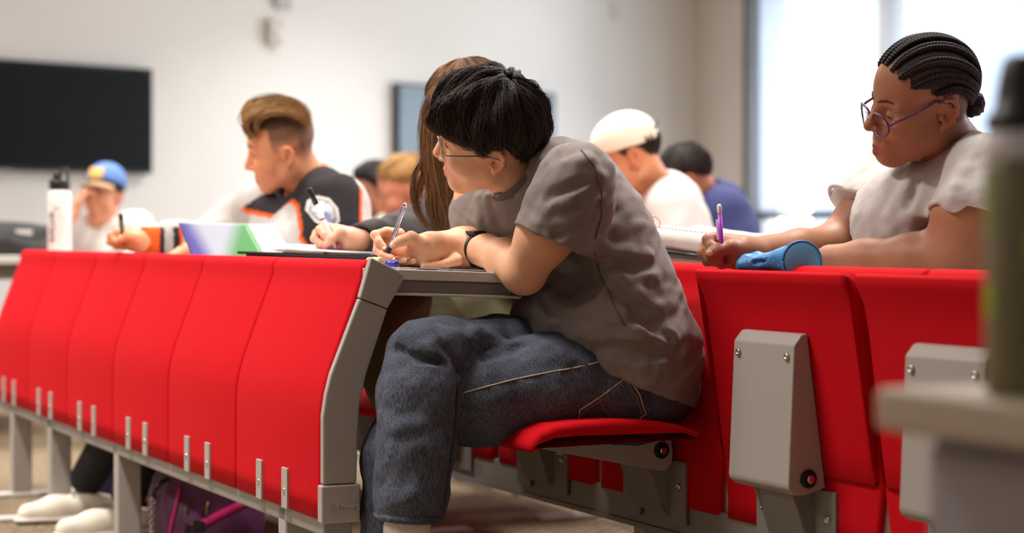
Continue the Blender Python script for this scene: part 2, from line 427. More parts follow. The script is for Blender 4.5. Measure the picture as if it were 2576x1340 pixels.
# seat geometry in the frame of its hinge: a forward, b up
def pad_profile():
    top = [(-.008, .042), (.01, .052), (.05, .064), (.11, .072), (.19, .075), (.27, .074), (.33, .068), (.365, .055), (.382, .038), (.386, .026)]
    bot = [(.380, .019), (.362, .022), (.33, .033), (.28, .036), (.18, .036), (.05, .035), (.0, .036)]
    return [(a*.925 if a > 0 else a, b) for a, b in top+bot]
ME_pad = None
def mk_pad():
    me = extrude_profile([(-a, b) for a, b in pad_profile()], PITCH-.024, .012); me.materials.append(M_red); return me
ME_pad = mk_pad()
BR = [(-.022, .034), (-.027, -.010), (-.024, -.028), (-.012, -.040), (-.004, -.041), (.232, .004), (.248, .022), (.248, .034)]
def mk_bracket():
    bm = prism([L(-.097, -a, b) for a, b in BR], L(.194, 0, 0), .0025)
    bmesh.ops.recalc_face_normals(bm, faces=bm.faces); me = bpy.data.meshes.new('bracket'); bm.to_mesh(me); bm.free(); me.materials.append(M_grey); return me
ME_br = mk_bracket()
ME_washer = lathe('washer', [(.0165, 0), (.0165, .003), (.013, .004), (.0075, .004), (.0075, .0035)], 20); ME_washer.materials.append(M_rub)
ME_hex = lathe('bolt', [(.008, 0), (.008, .007), (.006, .009), (.001, .009)], 6, smooth=False); ME_hex.materials.append(M_bolt)
PIV = (-.043, .391)                                   # hinge (t relative to the panel front, z)
def seat(r, s0, mode):
    sc = s0+PITCH/2
    hinge = bpy.data.objects.new('seat', None); hinge.empty_display_size = .05; link(hinge, r); hinge.location = L(sc, PIV[0], PIV[1])
    ang = math.radians(82 if mode == 'up' else 1)
    hinge.rotation_euler = (ang, 0, 0)
    obj('seat_pad', ME_pad, None, hinge, L(-(PITCH-.024)/2, 0, 0))
    b = obj('seat_bracket', ME_br, None, hinge)
    for sg in (-1, 1):
        obj('washer', ME_washer, None, hinge, L(sg*.097, 0, 0), (0, sg*math.pi/2, 0))
        obj('bolt', ME_hex, None, hinge, L(sg*.100, 0, 0), (0, sg*math.pi/2, 0))
        q = obj('screw', ME_screw, None, hinge, L(sg*.078, -.212, -.0012), (math.pi+.19, 0, 0)); q.scale = (1.15,)*3
    # fixed mount
    pts = [(-.004, .372), (-.030, .40), (-.058, .398), (-.064, .386), (-.010, .262), (-.004, .25)]
    bm = bmesh.new()
    for s in (-.062, .052): bm_prism(bm, [L(sc+s, a, b) for a, b in pts], L(.01, 0, 0))
    bm_prism(bm, [L(sc-.06, a, b) for a, b in [(-.058, .385), (-.054, .387), (-.012, .262), (-.016, .262)]], L(.12, 0, 0))
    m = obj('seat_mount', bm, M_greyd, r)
    for s in (-.125, .056):
        f = obj('mount_flange', box(L(sc+s, -.006, .243), L(sc+s+.069, .0, .368), .001), M_greyd, r)
        screw(f, sc+s+(.022 if s < 0 else .047), -.006, .318 if s < 0 else .318, 1.3)

bench('front bench row of red upholstered panels with a grey end panel and desk', 0, 0, 6, True, {}, [.21, 1.49, 2.25, 2.78])
bench('second bench row whose folding red seats include two folded up with grey brackets', T2, OFF2-3*PITCH, 10, False, {0: 'up', 1: 'up', 2: 'up', 3: 'down', 4: 'down', 5: 'up', 6: 'up', 7: 'down', 8: 'up', 9: 'up'}, [-1.45, .10, 1.5, 2.9], endcap=False)
bench('third bench row of red seats on which the girl with braids sits', 2*T2, OFF2-3*PITCH+.05, 10, False, {2: 'down', 3: 'up', 4: 'up', 5: 'up', 6: 'down', 7: 'down', 8: 'up'}, [-1.25, .12, 1.62, 3.0], endcap=False)
bench('rearmost bench row of red seats on which the man in the cream cap sits', 3*T2, OFF2-3*PITCH+.05, 9, False, {4: 'down', 5: 'down', 6: 'up'}, [-1.25, .35, 1.9, 3.3], endcap=False)
# ================================================================ SOFT FORMS (signed distance fields -> one continuous mesh)
def npv(v): return np.array((v[0], v[1], v[2]), np.float32)
class Form:
    def __init__(s, M=None, scale=1.0):
        s.items = []; s.M = M; s.sc = scale; s.lo = np.full(3, 1e9); s.hi = np.full(3, -1e9); s.post = None
    def _p(s, v):
        return npv(s.M @ Vector(v)) if s.M is not None else npv(v)
    def _d(s, v):
        return npv((s.M.to_3x3() @ Vector(v)).normalized()) if s.M is not None else npv(Vector(v).normalized())
    def _grow(s, p, r): s.lo = np.minimum(s.lo, p-r); s.hi = np.maximum(s.hi, p+r)
    def cone(s, a, b, ra, rb=None, k=.01, op='u', flat=None):
        rb = ra if rb is None else rb; a = s._p(a); b = s._p(b); ra *= s.sc; rb *= s.sc
        if flat is not None: flat = (s._d(flat[0]), flat[1])
        if op == 'u':
            g = 1 if flat is None else max(1, 1/flat[1]); s._grow(a, ra*g+.005); s._grow(b, rb*g+.005)
        def f(X):
            ba = b-a; L2 = float(ba @ ba)+1e-12; pa = X-a; t = np.clip((pa @ ba)/L2, 0, 1); q = pa-t[:, None]*ba
            if flat is not None: q = q+np.outer((q @ flat[0])*(flat[1]-1), flat[0])
            return np.sqrt((q*q).sum(1))-(ra+(rb-ra)*t)
        s.items.append((f, op, k)); return s
    def chain(s, pts, k=.01, flat=None, op='u'):
        """pts: list of (point, radius)"""
        for (p, r), (q, w) in zip(pts[:-1], pts[1:]): s.cone(p, q, r, w, k, op, flat)
        return s
    def ell(s, c, r, k=.01, op='u', ax=None):
        c = s._p(c); r = np.array(r, np.float32)*s.sc
        if ax is None: R = np.array(s.M.to_3x3().normalized(), np.float32) if s.M is not None else np.eye(3, dtype=np.float32)
        else: R = np.array(ax, np.float32).T            # columns = axes in world space
        if op == 'u': s._grow(c, float(r.max())+.005)
        def f(X):
            q = (X-c) @ R; k0 = np.sqrt(((q/r)**2).sum(1)); k1 = np.sqrt(((q/(r*r))**2).sum(1))+1e-9
            return k0*(k0-1)/k1
        s.items.append((f, op, k)); return s
    def half(s, p, n, k=.003, op='i'):
        """keeps the side opposite to n"""
        p = s._p(p); n = s._d(n)
        s.items.append((lambda X: (X-p) @ n, op, k)); return s
    def func(s, f, op='u', k=.01): s.items.append((f, op, k)); return s
    def __call__(s, X):
        X = np.asarray(X, np.float32); d = None
        for f, op, k in s.items:
            e = f(X)
            if d is None: d = e; continue
            if op == 'add': d = d+e; continue
            if op == 'u': h = np.clip(.5+.5*(e-d)/k, 0, 1); d = e+(d-e)*h-k*h*(1-h)
            elif op == 's': e = -e; h = np.clip(.5-.5*(e-d)/k, 0, 1); d = e+(d-e)*h+k*h*(1-h)
            elif op == 'i': h = np.clip(.5-.5*(e-d)/k, 0, 1); d = e+(d-e)*h+k*h*(1-h)
        return d
    def mesh(s, name, h, relax=1):
        lo = s.lo-2*h; n = np.ceil((s.hi+2*h-lo)/h/8).astype(int)*8
        nb = n//8
        ii = np.stack(np.meshgrid(*[np.arange(k) for k in nb], indexing='ij'), -1).reshape(-1, 3)
        cen = lo+(ii*8+3.5)*h
        dv = s(cen.astype(np.float32)); act = np.abs(dv) < 8*h*1.5+.012
        G = np.where(dv < 0, -1, 1).astype(np.float32).reshape(nb)
        G = np.repeat(np.repeat(np.repeat(G, 8, 0), 8, 1), 8, 2)
        ai = ii[act]
        off = np.stack(np.meshgrid(*[np.arange(8)]*3, indexing='ij'), -1).reshape(-1, 3)
        for c in range(0, len(ai), 600):
            q = (ai[c:c+600, None, :]*8+off[None]).reshape(-1, 3)
            G[q[:, 0], q[:, 1], q[:, 2]] = s((lo+q*h).astype(np.float32))
        ins = G < 0
        cnt = np.zeros(np.array(G.shape)-1, np.int8)
        for dx in (0, 1):
            for dy in (0, 1):
                for dz in (0, 1): cnt += ins[dx:G.shape[0]-1+dx, dy:G.shape[1]-1+dy, dz:G.shape[2]-1+dz]
        a = np.argwhere((cnt > 0) & (cnt < 8))
        acc = np.zeros((len(a), 3)); num = np.zeros(len(a))
        cor = [(x, y, z) for x in (0, 1) for y in (0, 1) for z in (0, 1)]
        for i, p in enumerate(cor):
            for ax in range(3):
                if p[ax]: continue
                q = list(p); q[ax] = 1
                v0 = G[a[:, 0]+p[0], a[:, 1]+p[1], a[:, 2]+p[2]]; v1 = G[a[:, 0]+q[0], a[:, 1]+q[1], a[:, 2]+q[2]]
                m = (v0 < 0) != (v1 < 0); t = np.where(m, v0/np.where(m, v0-v1, 1), 0)
                pt = np.tile(np.array(p, float), (len(a), 1)); pt[:, ax] = t
                acc[m] += pt[m]; num[m] += 1
        V = lo+(a+acc/num[:, None])*h
        idx = np.full(cnt.shape, -1, np.int32); idx[a[:, 0], a[:, 1], a[:, 2]] = np.arange(len(a))
        Fs = []
        for ax in range(3):
            b, c = [(1, 2), (2, 0), (0, 1)][ax]
            s0 = [slice(1, -1)]*3; s0[ax] = slice(0, -1); s1 = list(s0); s1[ax] = slice(1, None)
            A = ins[tuple(s0)]; B = ins[tuple(s1)]
            e = np.argwhere(A != B)
            fl = A[e[:, 0], e[:, 1], e[:, 2]]
            e = e+np.array([1 if i != ax else 0 for i in range(3)])
            def cell(db, dc):
                q = e.copy(); q[:, b] -= db; q[:, c] -= dc; return idx[q[:, 0], q[:, 1], q[:, 2]]
            Q = np.stack([cell(1, 1), cell(0, 1), cell(0, 0), cell(1, 0)], 1)
            Q[~fl] = Q[~fl][:, ::-1]
            Fs.append(Q)
        F = np.concatenate(Fs); F = F[(F >= 0).all(1)]
        V = V.astype(np.float32)
        for _ in range(relax):                          # pull the vertices onto the surface
            d = s(V); g = np.stack([s(V+np.eye(3, dtype=np.float32)[i]*h*.3)-d for i in range(3)], 1)/(h*.3)
            g2 = (g*g).sum(1)+1e-6; V = V-np.clip(d/g2, -h, h)[:, None]*g
        s.V = V
        return fast_mesh(name, V, F)
    def hit(s, px, py, z0=2.5, z1=12.0):
        """first point of the form seen in pixel (px,py)"""
        d = npv(at(px, py, 1.0))-np.array((0, 0, CAMH), np.float32)
        zs = np.arange(z0, z1, .004, dtype=np.float32); X = np.array((0, 0, CAMH), np.float32)+zs[:, None]*d
        v = s(X); k = np.argmax(v < 0)
        if not (v < 0).any(): k = int(np.argmin(v))
        return Vector(X[k].tolist())
    def normal(s, p):
        X = npv(p)[None]; e = .002
        g = [float(s(X+np.eye(3, dtype=np.float32)[i]*e)[0]-s(X-np.eye(3, dtype=np.float32)[i]*e)[0]) for i in range(3)]
        return Vector(g).normalized()
def paint(me, cols):
    a = me.color_attributes.new('Col', 'FLOAT_COLOR', 'POINT'); c = np.ones((len(cols), 4), np.float32); c[:, :3] = cols; a.data.foreach_set('color', c.ravel())
def lin(r, g, b): return np.array(sr(r, g, b)[:3], np.float32)
def wnoise(X, f, seed=0):
    """cheap smooth noise, about -1..1"""
    r = np.random.default_rng(seed); o = 0
    for i in range(4):
        d = r.normal(size=3); d /= np.linalg.norm(d); d2 = r.normal(size=3)
        o = o+np.sin(X @ (d*f*(1+.35*i)).astype(np.float32)+r.uniform(0, 6)+1.3*np.sin(X @ (d2*f*.5).astype(np.float32)))
    return o/3

def frame(origin, f, up, scale=1.0):
    """head matrix: local x = face direction, y = left, z = up"""
    f = Vector(f).normalized(); u = Vector(up); u = (u-f*u.dot(f)).normalized(); l = u.cross(f)
    R = Matrix((f, l, u)).transposed()
    return Matrix.Translation(Vector(origin)) @ (R*scale).to_4x4()
def ear_frame(ear, f, up, scale=1.0, side=1):
    """head frame from the position of one ear canal (side 1: left ear)"""
    M = frame((0, 0, 0), f, up, scale); return Matrix.Translation(Vector(ear)-M @ Vector((0, side*.074, 0))) @ M
CR_C = (-.004, 0, .048); CR_R = (.097, .076, .083)
def head(S, M, sc=1.0, nose=1.0, lips=1.0, jaw=1.0, cheek=1.0, ears=True, neck=None, neck_r=.052, lidopen=.0045, brow=1.0, ez=0.0, chin=0.0, earsc=1.0):
    """adds a head to form S. Origin between the ear canals"""
    oM, oS = S.M, S.sc; S.M = M; S.sc = sc
    S.ell(CR_C, CR_R, .01)
    S.ell((.028, 0, .022), (.067, .065, .078), .02)
    S.ell((.036, 0, -.028), (.055, .054*jaw, .066), .025)
    for y in (-1, 1):
        S.cone((.004, y*.046*jaw, -.05), (.066, y*.014*jaw, -.094+chin), .021*jaw, .019, .025)
        S.ell((.058, y*.040*cheek, -.022), (.026*cheek, .022*cheek, .026*cheek), .025)
        S.cone((.0855, y*.012, .036+ez), (.070, y*.046, .034+ez), .0085*brow, .008, .012)
    S.ell((.074, 0, -.096+chin), (.021, .024*jaw, .018), .018)
    S.ell((.080, 0, -.058), (.020, .030, .026), .02)                       # muzzle
    for y in (-1, 1):
        S.ell((.098, y*.033, .0155+ez), (.019, .0185, .0135), .014, 's')      # sockets
    S.cone((.0885, 0, .026+ez*.6), (.1115*(.6+.4*nose), 0, -.024), .0075, .0105*nose, .010)
    for y in (-1, 1):
        S.ell((.1005, y*.0115*nose, -.030), (.0105, .0075*nose, .0078), .006)
        S.ell((.0765, y*.031, .0165+ez), (.0135, .0150, .0138), .006)          # lids over the eyeballs
        S.ell((.0915, y*.0315, .0150+ez), (.010, .0128, lidopen), .0012, 's')
        S.ell((.106, y*.0062*nose, -.0365), (.0055, .003, .003), .002, 's')
        S.cone((.0985, 0, -.0660), (.0860, y*.0215, -.0705), .0048*lips, .0022, .005)
        S.cone((.0965, 0, -.0775), (.0860, y*.0190, -.0725), .0060*lips, .0022, .005)
    S.cone((.106, -.018, -.0710), (.106, .018, -.0710), .0016, .0016, .003, 's')
    if ears:
        for y in (-1, 1):
            ro = [(.006, .0715, .008), (.002, .0745, .022), (-.008, .0795, .031), (-.020, .083, .030), (-.0275, .084, .018), (-.027, .082, .002), (-.021, .078, -.012), (-.012, .0745, -.021)]
            pts = [((x, y*yy, z), .0036) for x, yy, z in ro]
            S.ell((-.014, y*.0765, .004), (.0165, .0055, .026), .006)
            S.ell((-.010, y*.0835, .000), (.0095, .0085, .0145), .004, 's')
            S.ell((-.016, y*.0850, .020), (.006, .0055, .007), .004, 's')
            S.chain(pts, .004)
            S.ell((-.006, y*.0740, -.022), (.0075, .0042, .0095), .005)
            S.ell((.003, y*.0760, -.002), (.0042, .0045, .0065), .004)
    if neck is not None:
        a = (-.020, 0, -.035); iM = M.inverted()
        S.cone(a, iM @ Vector(neck), neck_r, neck_r*1.08, .025)
    S.M, S.sc = oM, oS
def head_colors(V, M, skin, lip=None, cheeks=.25, extra=None):
    """skin colour per vertex, lips and warm cheeks by place on the face"""
    X = (np.c_[V, np.ones(len(V))] @ np.array(M.inverted()).T)[:, :3]
    c = np.tile(skin, (len(V), 1)).astype(np.float32)
    face = (np.abs(X[:, 1]) < .1) & (np.abs(X[:, 2]) < .14) & (X[:, 0] > -.1) & (X[:, 0] < .14)
    red = skin*np.array((1.05, .72, .66), np.float32)
    def mix(w, col): nonlocal c; w = (w*face)[:, None]; c = c*(1-w)+col*w
    for y in (-1, 1):
        mix(cheeks*np.exp(-(((X-np.array((.07, y*.045, -.03)))/.022)**2).sum(1)), red)
        mix(.5*np.exp(-(((X-np.array((-.014, y*.08, .004)))/.022)**2).sum(1)), red)
    mix(.35*np.exp(-(((X-np.array((.112, 0, -.028)))/.014)**2).sum(1)), red)
    if lip is not None:
        dz = np.abs(X[:, 2]+.0715)/.0105; dy = np.abs(X[:, 1])/.023
        w = np.clip((1.15-(dz**2+dy**2))*3, 0, 1)*(X[:, 0] > .075); mix(w*.85, lip)
    if extra: c = extra(X, c)
    return c
M_eye = mat('eye_white', sr(225, 215, 208), .15)
M_iris = mat('iris_dark', sr(38, 24, 16), .1)
M_lash = mat('eyelash', sr(24, 18, 16), .7)
def eyes(M, sc, parent, look=(1, 0, -.15), ez=0.0, lidopen=.0045):
    for y in (-1, 1):
        pts = [M @ Vector((.0765+.0140*math.cos(a), y*(.031+.0150*math.sin(a)), .0165+ez-.0012+lidopen*.75*math.cos(a*1.35))) for a in np.linspace(-.85, 1.0, 9)]
        wobj('eyelash', tube('eyelash', pts, [.0003]+[.0009*sc]*7+[.0003], 5), M_lash, parent)
    for y in (-1, 1):
        c = M @ Vector((.0763, y*.031, .0160+ez)); d = (M.to_3x3() @ Vector(look)).normalized()
        e = wobj('eyeball', lathe('eyeball', [(.0001, -.0122), (.006, -.0106), (.0106, -.006), (.0122, 0), (.0106, .006), (.006, .0106), (.0001, .0122)], 16, M=Matrix.Translation(c) @ Matrix.Scale(sc, 4)), M_eye, parent)
        i = wobj('iris', lathe('iris', [(.0001, .0100), (.0062, .0100), (.0058, .0112), (.003, .0124), (.0001, .0127)], 14, M=align(c, c+d) @ Matrix.Scale(sc, 4)), M_iris, parent)
def brows(M, parent, m, r=.0035, z=.041, form=None):
    for y in (-1, 1):
        pts = [(.0955, y*.010, z-.002), (.0945, y*.020, z+.002), (.0895, y*.032, z+.0045), (.0795, y*.044, z+.001)]
        W = []
        for p in pts:
            q = M @ Vector(p)
            if form is not None:
                dirn = (q-M @ Vector((0, 0, p[2]))).normalized(); X = npv(q)[None]+np.linspace(-.03, .02, 120, dtype=np.float32)[:, None]*npv(dirn); v = form(X); kk = np.argmax(v > 0); q = Vector(X[kk].tolist())
            W.append(q)
        wobj('eyebrow', tube('eyebrow', W, [r*.7, r, r*.85, r*.3], 6), m, parent)

# ---------------------------------------------------------------- hair
def strands(name, paths, rad, sides=3):
    """paths (N,m,3); rad (N,m)"""
    paths = np.asarray(paths, np.float32); N, m, _ = paths.shape
    T = np.gradient(paths, axis=1); T /= np.linalg.norm(T, axis=2, keepdims=True)+1e-9
    ref = np.array((.31, .52, .79), np.float32); U = np.cross(T, ref); U /= np.linalg.norm(U, axis=2, keepdims=True)+1e-9; W = np.cross(T, U)
    R = np.asarray(rad, np.float32)[..., None]
    ring = [paths+R*(U*math.cos(2*math.pi*k/sides)+W*math.sin(2*math.pi*k/sides)) for k in range(sides)]
    V = np.stack(ring, 2).reshape(-1, 3)
    i = np.arange(N)[:, None, None]; j = np.arange(m-1)[None, :, None]; k = np.arange(sides)[None, None, :]
    b = (i*m+j)*sides
    F = np.stack(np.broadcast_arrays(b+k, b+(k+1) % sides, b+sides+(k+1) % sides, b+sides+k), -1).reshape(-1, 4)
    return fast_mesh(name, V, F)
def guide_hair(guides, n, spread, r0, m=14, wav=.004, seed=1, tip=.15):
    """strands scattered about guide polylines. guides: list of (points, weight, spread scale)"""
    rg = np.random.default_rng(seed); P_ = []; R_ = []
    tot = sum(g[1] for g in guides)
    for pts, w, sp in guides:
        pts = np.array([list(p) for p in pts], float); L_ = np.r_[0, np.cumsum(np.linalg.norm(np.diff(pts, axis=0), axis=1))]
        u = np.linspace(0, L_[-1], m)
        # smooth the polyline
        c = np.stack([np.interp(u, L_, pts[:, a]) for a in range(3)], 1)
        for _ in range(2): c[1:-1] = (c[:-2]+2*c[1:-1]+c[2:])/4
        for _ in range(int(n*w/tot)):
            o = rg.normal(size=3)*spread*sp; o2 = rg.normal(size=3)*spread*sp*.8; ph = rg.uniform(0, 6, 3); fr = rg.uniform(.5, 1.4)
            t = np.linspace(0, 1, m)[:, None]
            path = c+o*(1-t)*.7+(o*.5+o2)*t*(.4+.6*t)+wav*np.sin(t*6.28*fr+ph)*np.minimum(1, t*3)
            cut = rg.uniform(.78, 1.0); path = np.stack([np.interp(np.linspace(0, cut, m), t[:, 0], path[:, a]) for a in range(3)], 1)
            P_.append(path); R_.append(r0*rg.uniform(.6, 1.3)*(1-(1-tip)*np.linspace(0, 1, m)**3))
    return np.array(P_), np.array(R_)
def crown_hair(M, crown, zend, n, lift, r0, seed=3, m=12, length=(.5, 1.1), swirl=.25, wav=.002, sc=1.0, extra=None, rhomin=.02):
    """short hair lying over the skull, running out from the crown. zend(az)-> local height where the hair ends (az: 0 front, pi back)"""
    rg = np.random.default_rng(seed); cc = np.array(CR_C); rr = np.array(CR_R)
    n0 = (np.array(crown)-cc)/rr; n0 /= np.linalg.norm(n0)
    e1 = np.array((1, 0, 0))-n0*n0[0]; e1 /= np.linalg.norm(e1); e2 = np.cross(n0, e1)
    A = np.array(M)
    def pos(phi, rho, h):
        u = np.cos(rho)[..., None]*n0+np.sin(rho)[..., None]*(np.cos(phi)[..., None]*e1+np.sin(phi)[..., None]*e2)
        nn = u/rr; nn /= np.linalg.norm(nn, axis=-1, keepdims=True)
        p = cc+rr*u+nn*h[..., None]
        # face front: keep the fringe in front of the forehead
        return p
    rhos = np.linspace(0, 2.6, 120)
    def rend(phi):
        p = pos(np.full(120, phi), rhos, np.full(120, .008)); az = np.abs(np.arctan2(p[:, 1], p[:, 0])); ze = np.array([zend(a) for a in az])
        b = np.nonzero((p[:, 2] < ze) & (rhos > .25))[0]
        return rhos[b[0]] if len(b) else 2.6
    tab = np.linspace(-math.pi, math.pi, 121); RE = np.array([rend(a) for a in tab])
    Pp = []; Rr = []
    for i in range(n):
        phi = rg.uniform(-math.pi, math.pi); re_ = np.interp(phi, tab, RE)*rg.uniform(.93, 1.03)
        ln = rg.uniform(*length); st = max(rhomin, re_*math.sqrt(rg.uniform(0, 1))-ln*.5); en = min(re_, st+ln)
        if en-st < .25: st = max(rhomin, en-.35)
        t = np.linspace(0, 1, m); rho = st+(en-st)*t; ph = phi+swirl*(t-.5)*rg.uniform(.3, 1.2)+.04*np.sin(t*5+rg.uniform(0, 6))
        lf = lift(phi) if callable(lift) else lift
        h = lf*(1+.22*np.sin(ph*7+rho*3)+.14*np.sin(ph*17-rho*6))*(rg.uniform(.45, 1.0)*np.sin(np.pi*np.clip(.25+t*.6, 0, 1))**.7*np.clip((re_*1.02-rho)/.35, .25, 1))+.001
        p = pos(ph, rho, h)+wav*np.sin(t[:, None]*7+rg.uniform(0, 6, 3))
        if extra is not None: p = extra(p, t, phi, rg)
        Pp.append(p); Rr.append(r0*rg.uniform(.6, 1.25)*(1-.85*t**3))
    Pp = np.array(Pp); W = Pp @ A[:3, :3].T+A[:3, 3]
    # undercoat sheet
    nphi, nr = 64, 18; V = []; F = []
    for a in range(nphi):
        phi = -math.pi+2*math.pi*a/nphi; re_ = np.interp(phi, tab, RE)*.985; rho = np.linspace(0, re_, nr)
        lf = lift(phi) if callable(lift) else lift
        h = lf*.45*np.clip((re_-rho)/.3, 0, 1)+.0008; V.append(pos(np.full(nr, phi), rho, h))
    V = np.concatenate(V) @ A[:3, :3].T+A[:3, 3]
    for a in range(nphi):
        b = (a+1) % nphi
        for j in range(nr-1): F.append((a*nr+j, a*nr+j+1, b*nr+j+1, b*nr+j))
    return W, np.array(Rr), V, np.array(F)
def hair_mat(name, col, col2, rough=.4, spec=.5):
    """colour runs from col to col2 strand by strand"""
    m = bpy.data.materials.new(name); m.use_nodes = True; nt = m.node_tree; N = nt.nodes; L_ = nt.links; b = N['Principled BSDF']
    b.inputs['Roughness'].default_value = rough; b.inputs['Specular IOR Level'].default_value = spec
    a = N.new('ShaderNodeAttribute'); a.attribute_name = 'Strand'
    mx = N.new('ShaderNodeMix'); mx.data_type = 'RGBA'; mx.inputs['A'].default_value = col; mx.inputs['B'].default_value = col2; L_.new(a.outputs['Fac'], mx.inputs['Factor']); L_.new(mx.outputs['Result'], b.inputs['Base Color'])
    return m
def join_mesh(name, parts):
    """parts: (V, F[, tint]) with equal face size -> one mesh"""
    V = []; F = []; T_ = []; o = 0
    for q in parts:
        v, f = q[0], q[1]; V.append(np.asarray(v, np.float32)); F.append(np.asarray(f)+o); o += len(v); T_.append(q[2] if len(q) > 2 else np.full(len(v), .15, np.float32))
    me = fast_mesh(name, np.concatenate(V), np.concatenate(F)); a = me.attributes.new('Strand', 'FLOAT', 'POINT'); a.data.foreach_set('value', np.concatenate(T_).astype(np.float32)); return me
def strands_vf(paths, rad, sides=3):
    me = strands('tmp', paths, rad, sides); V = np.empty(len(me.vertices)*3, np.float32); me.vertices.foreach_get('co', V); F = np.empty(len(me.loops), np.int32); me.loops.foreach_get('vertex_index', F)
    bpy.data.meshes.remove(me); n = np.asarray(rad).shape; tint = np.repeat(np.random.default_rng(len(V)).beta(1.3, 1.6, n[0]), n[1]*sides)
    return V.reshape(-1, 3), F.reshape(-1, 4), tint

# ---------------------------------------------------------------- small body pieces
M_skin = mat('skin', (.6, .4, .3, 1), .5, attr='Col', noise=.05, nscale=60, bump=.05, bscale=500, sss=.12, spec=.35)
def finger(S, pts, k=.004):
    """pts: (px,py,Z,r)"""
    q = [(at(a, b, z), r) for a, b, z, r in pts]
    S.chain(q, k)
def nail(parent, tip, base, normal, w, m):
    tip = Vector(tip); base = Vector(base); d = (tip-base).normalized(); n = Vector(normal); n = (n-d*n.dot(d)).normalized(); x = d.cross(n)
    bm = bmesh.new(); R = Matrix((x, d, n)).transposed().to_4x4()
    bmesh.ops.create_uvsphere(bm, u_segments=12, v_segments=8, radius=1)
    bmesh.ops.transform(bm, matrix=Matrix.Translation(tip) @ R @ Matrix.Diagonal((w, w*1.25, w*.3, 1)), verts=bm.verts[:])
    for f in bm.faces: f.smooth = True
    return wobj('fingernail', bm, m, parent)
def glasses(M, sc, parent, m_frame, m_lens, lw=.026, lh=.022, rim=.0016, drop=0, temple_m=None, x0=.103, pitch=0, tz=0.0):
    """spectacles in the head frame"""
    G = M @ Matrix.Translation((0, 0, -drop)) @ Matrix.Rotation(pitch, 4, 'Y')
    root = bpy.data.objects.new('glasses', None); root.empty_display_size = .03; link(root, parent)
    for y in (-1, 1):
        c = Vector((x0, y*.0335, .013)); pts = []
        for a in range(25):
            an = 2*math.pi*a/24; pts.append(G @ (c+Vector((-.010*abs(math.cos(an))*.3-.006*(y*math.cos(an) > 0)*abs(math.cos(an)), lw*math.cos(an), lh*math.sin(an)))))
        wobj('rim', tube('rim', pts, rim*sc, 8), m_frame, root)
        V = [sum(pts[:-1], Vector())/24]+pts[:-1]; F = [(0, i+1, (i+1) % 24+1) for i in range(24)]
        wobj('lens', mesh_from('lens', V, F), m_lens, root)
        tp = [G @ Vector(q) for q in ((x0-.008, y*(.0335+lw), .016), (x0-.020, y*.0685, .020+tz*.15), (.045, y*.0765, .023+tz*.5), (.008, y*.0785, .024+tz), (-.020, y*.0800, .014+tz), (-.030, y*.079, -.004+tz))]
        wobj('temple', tube('temple', tp, rim*1.15*sc, 8), temple_m or m_frame, root)
    wobj('bridge', tube('bridge', [G @ Vector((x0, -.0085, .015)), G @ Vector((x0+.005, 0, .019)), G @ Vector((x0, .0085, .015))], rim*sc, 8), m_frame, root)
    return root
def ring_band(S, cen, axis, r, w, th, n=40, sx=1.0):
    """strap mesh round a limb: elliptical ring"""
    u, v = perp(axis); ax = Vector(axis).normalized(); V = []; F = []
    for k in range(n):
        a = 2*math.pi*k/n; d = u*math.cos(a)*sx+v*math.sin(a)
        for (rr, h) in ((r, -w/2), (r+th, -w/2), (r+th, w/2), (r, w/2)): V.append(Vector(cen)+d*rr+ax*h)
    for k in range(n):
        for j in range(4): F.append((k*4+j, k*4+(j+1) % 4, ((k+1) % n)*4+(j+1) % 4, ((k+1) % n)*4+j))
    return mesh_from('band', V, F, False)
def loop_ring(cen, axis, r, tr, sx=1, n=36, m=8, up=None):
    u, v = perp(axis)
    if up is not None: u = Vector(up); u = (u-Vector(axis).normalized()*u.dot(Vector(axis).normalized())).normalized(); v = Vector(axis).normalized().cross(u)
    return tube('ring', [Vector(cen)+(u*math.cos(2*math.pi*k/n)*sx+v*math.sin(2*math.pi*k/n))*r for k in range(n+1)], tr, m)
def shoe(parent, heel, toe, m_up, m_sole, h=.075, w=.042, laces=None, up=(0, 0, 1)):
    """shoe from heel point to toe point lying on the sole plane"""
    heel = Vector(heel); toe = Vector(toe); d = toe-heel; L_ = d.length; d.normalize(); up = Vector(up); up = (up-d*up.dot(d)).normalized(); x = d.cross(up)
    A = lambda a, b, c: heel+d*(a*L_)+x*b+up*c
    S = Form(); fl = (up, 1.0)
    S.cone(A(.12, 0, .040), A(.62, 0, .036), .036, .038, .02); S.cone(A(.60, 0, .032), A(.88, 0, .026), .038, .030, .02)
    S.cone(A(.14, 0, .045), A(.2, 0, h+.01), .036, .036, .02); S.half(A(.2, 0, h), up+d*-.15); S.half(A(.5, 0, .014), -up)
    o = wobj('shoe', S.mesh('shoe', .004), m_up, parent)
    T = Form(); T.cone(A(.10, 0, .012), A(.55, 0, .012), .040, .043, .02, flat=(up, 3.2)); T.cone(A(.55, 0, .012), A(.9, 0, .012), .044, .036, .02, flat=(up, 3.2))
    wobj('sole', T.mesh('sole', .004), m_sole, parent)
    if laces:
        for i in range(4):
            a = .42+.085*i; z = h*1.02-.010*i+.004
            wobj('lace', tube('lace', [A(a, -.022, z-.010), A(a+.01, 0, z), A(a+.03, .022, z-.010)], .0028, 6), laces, parent)
    return o

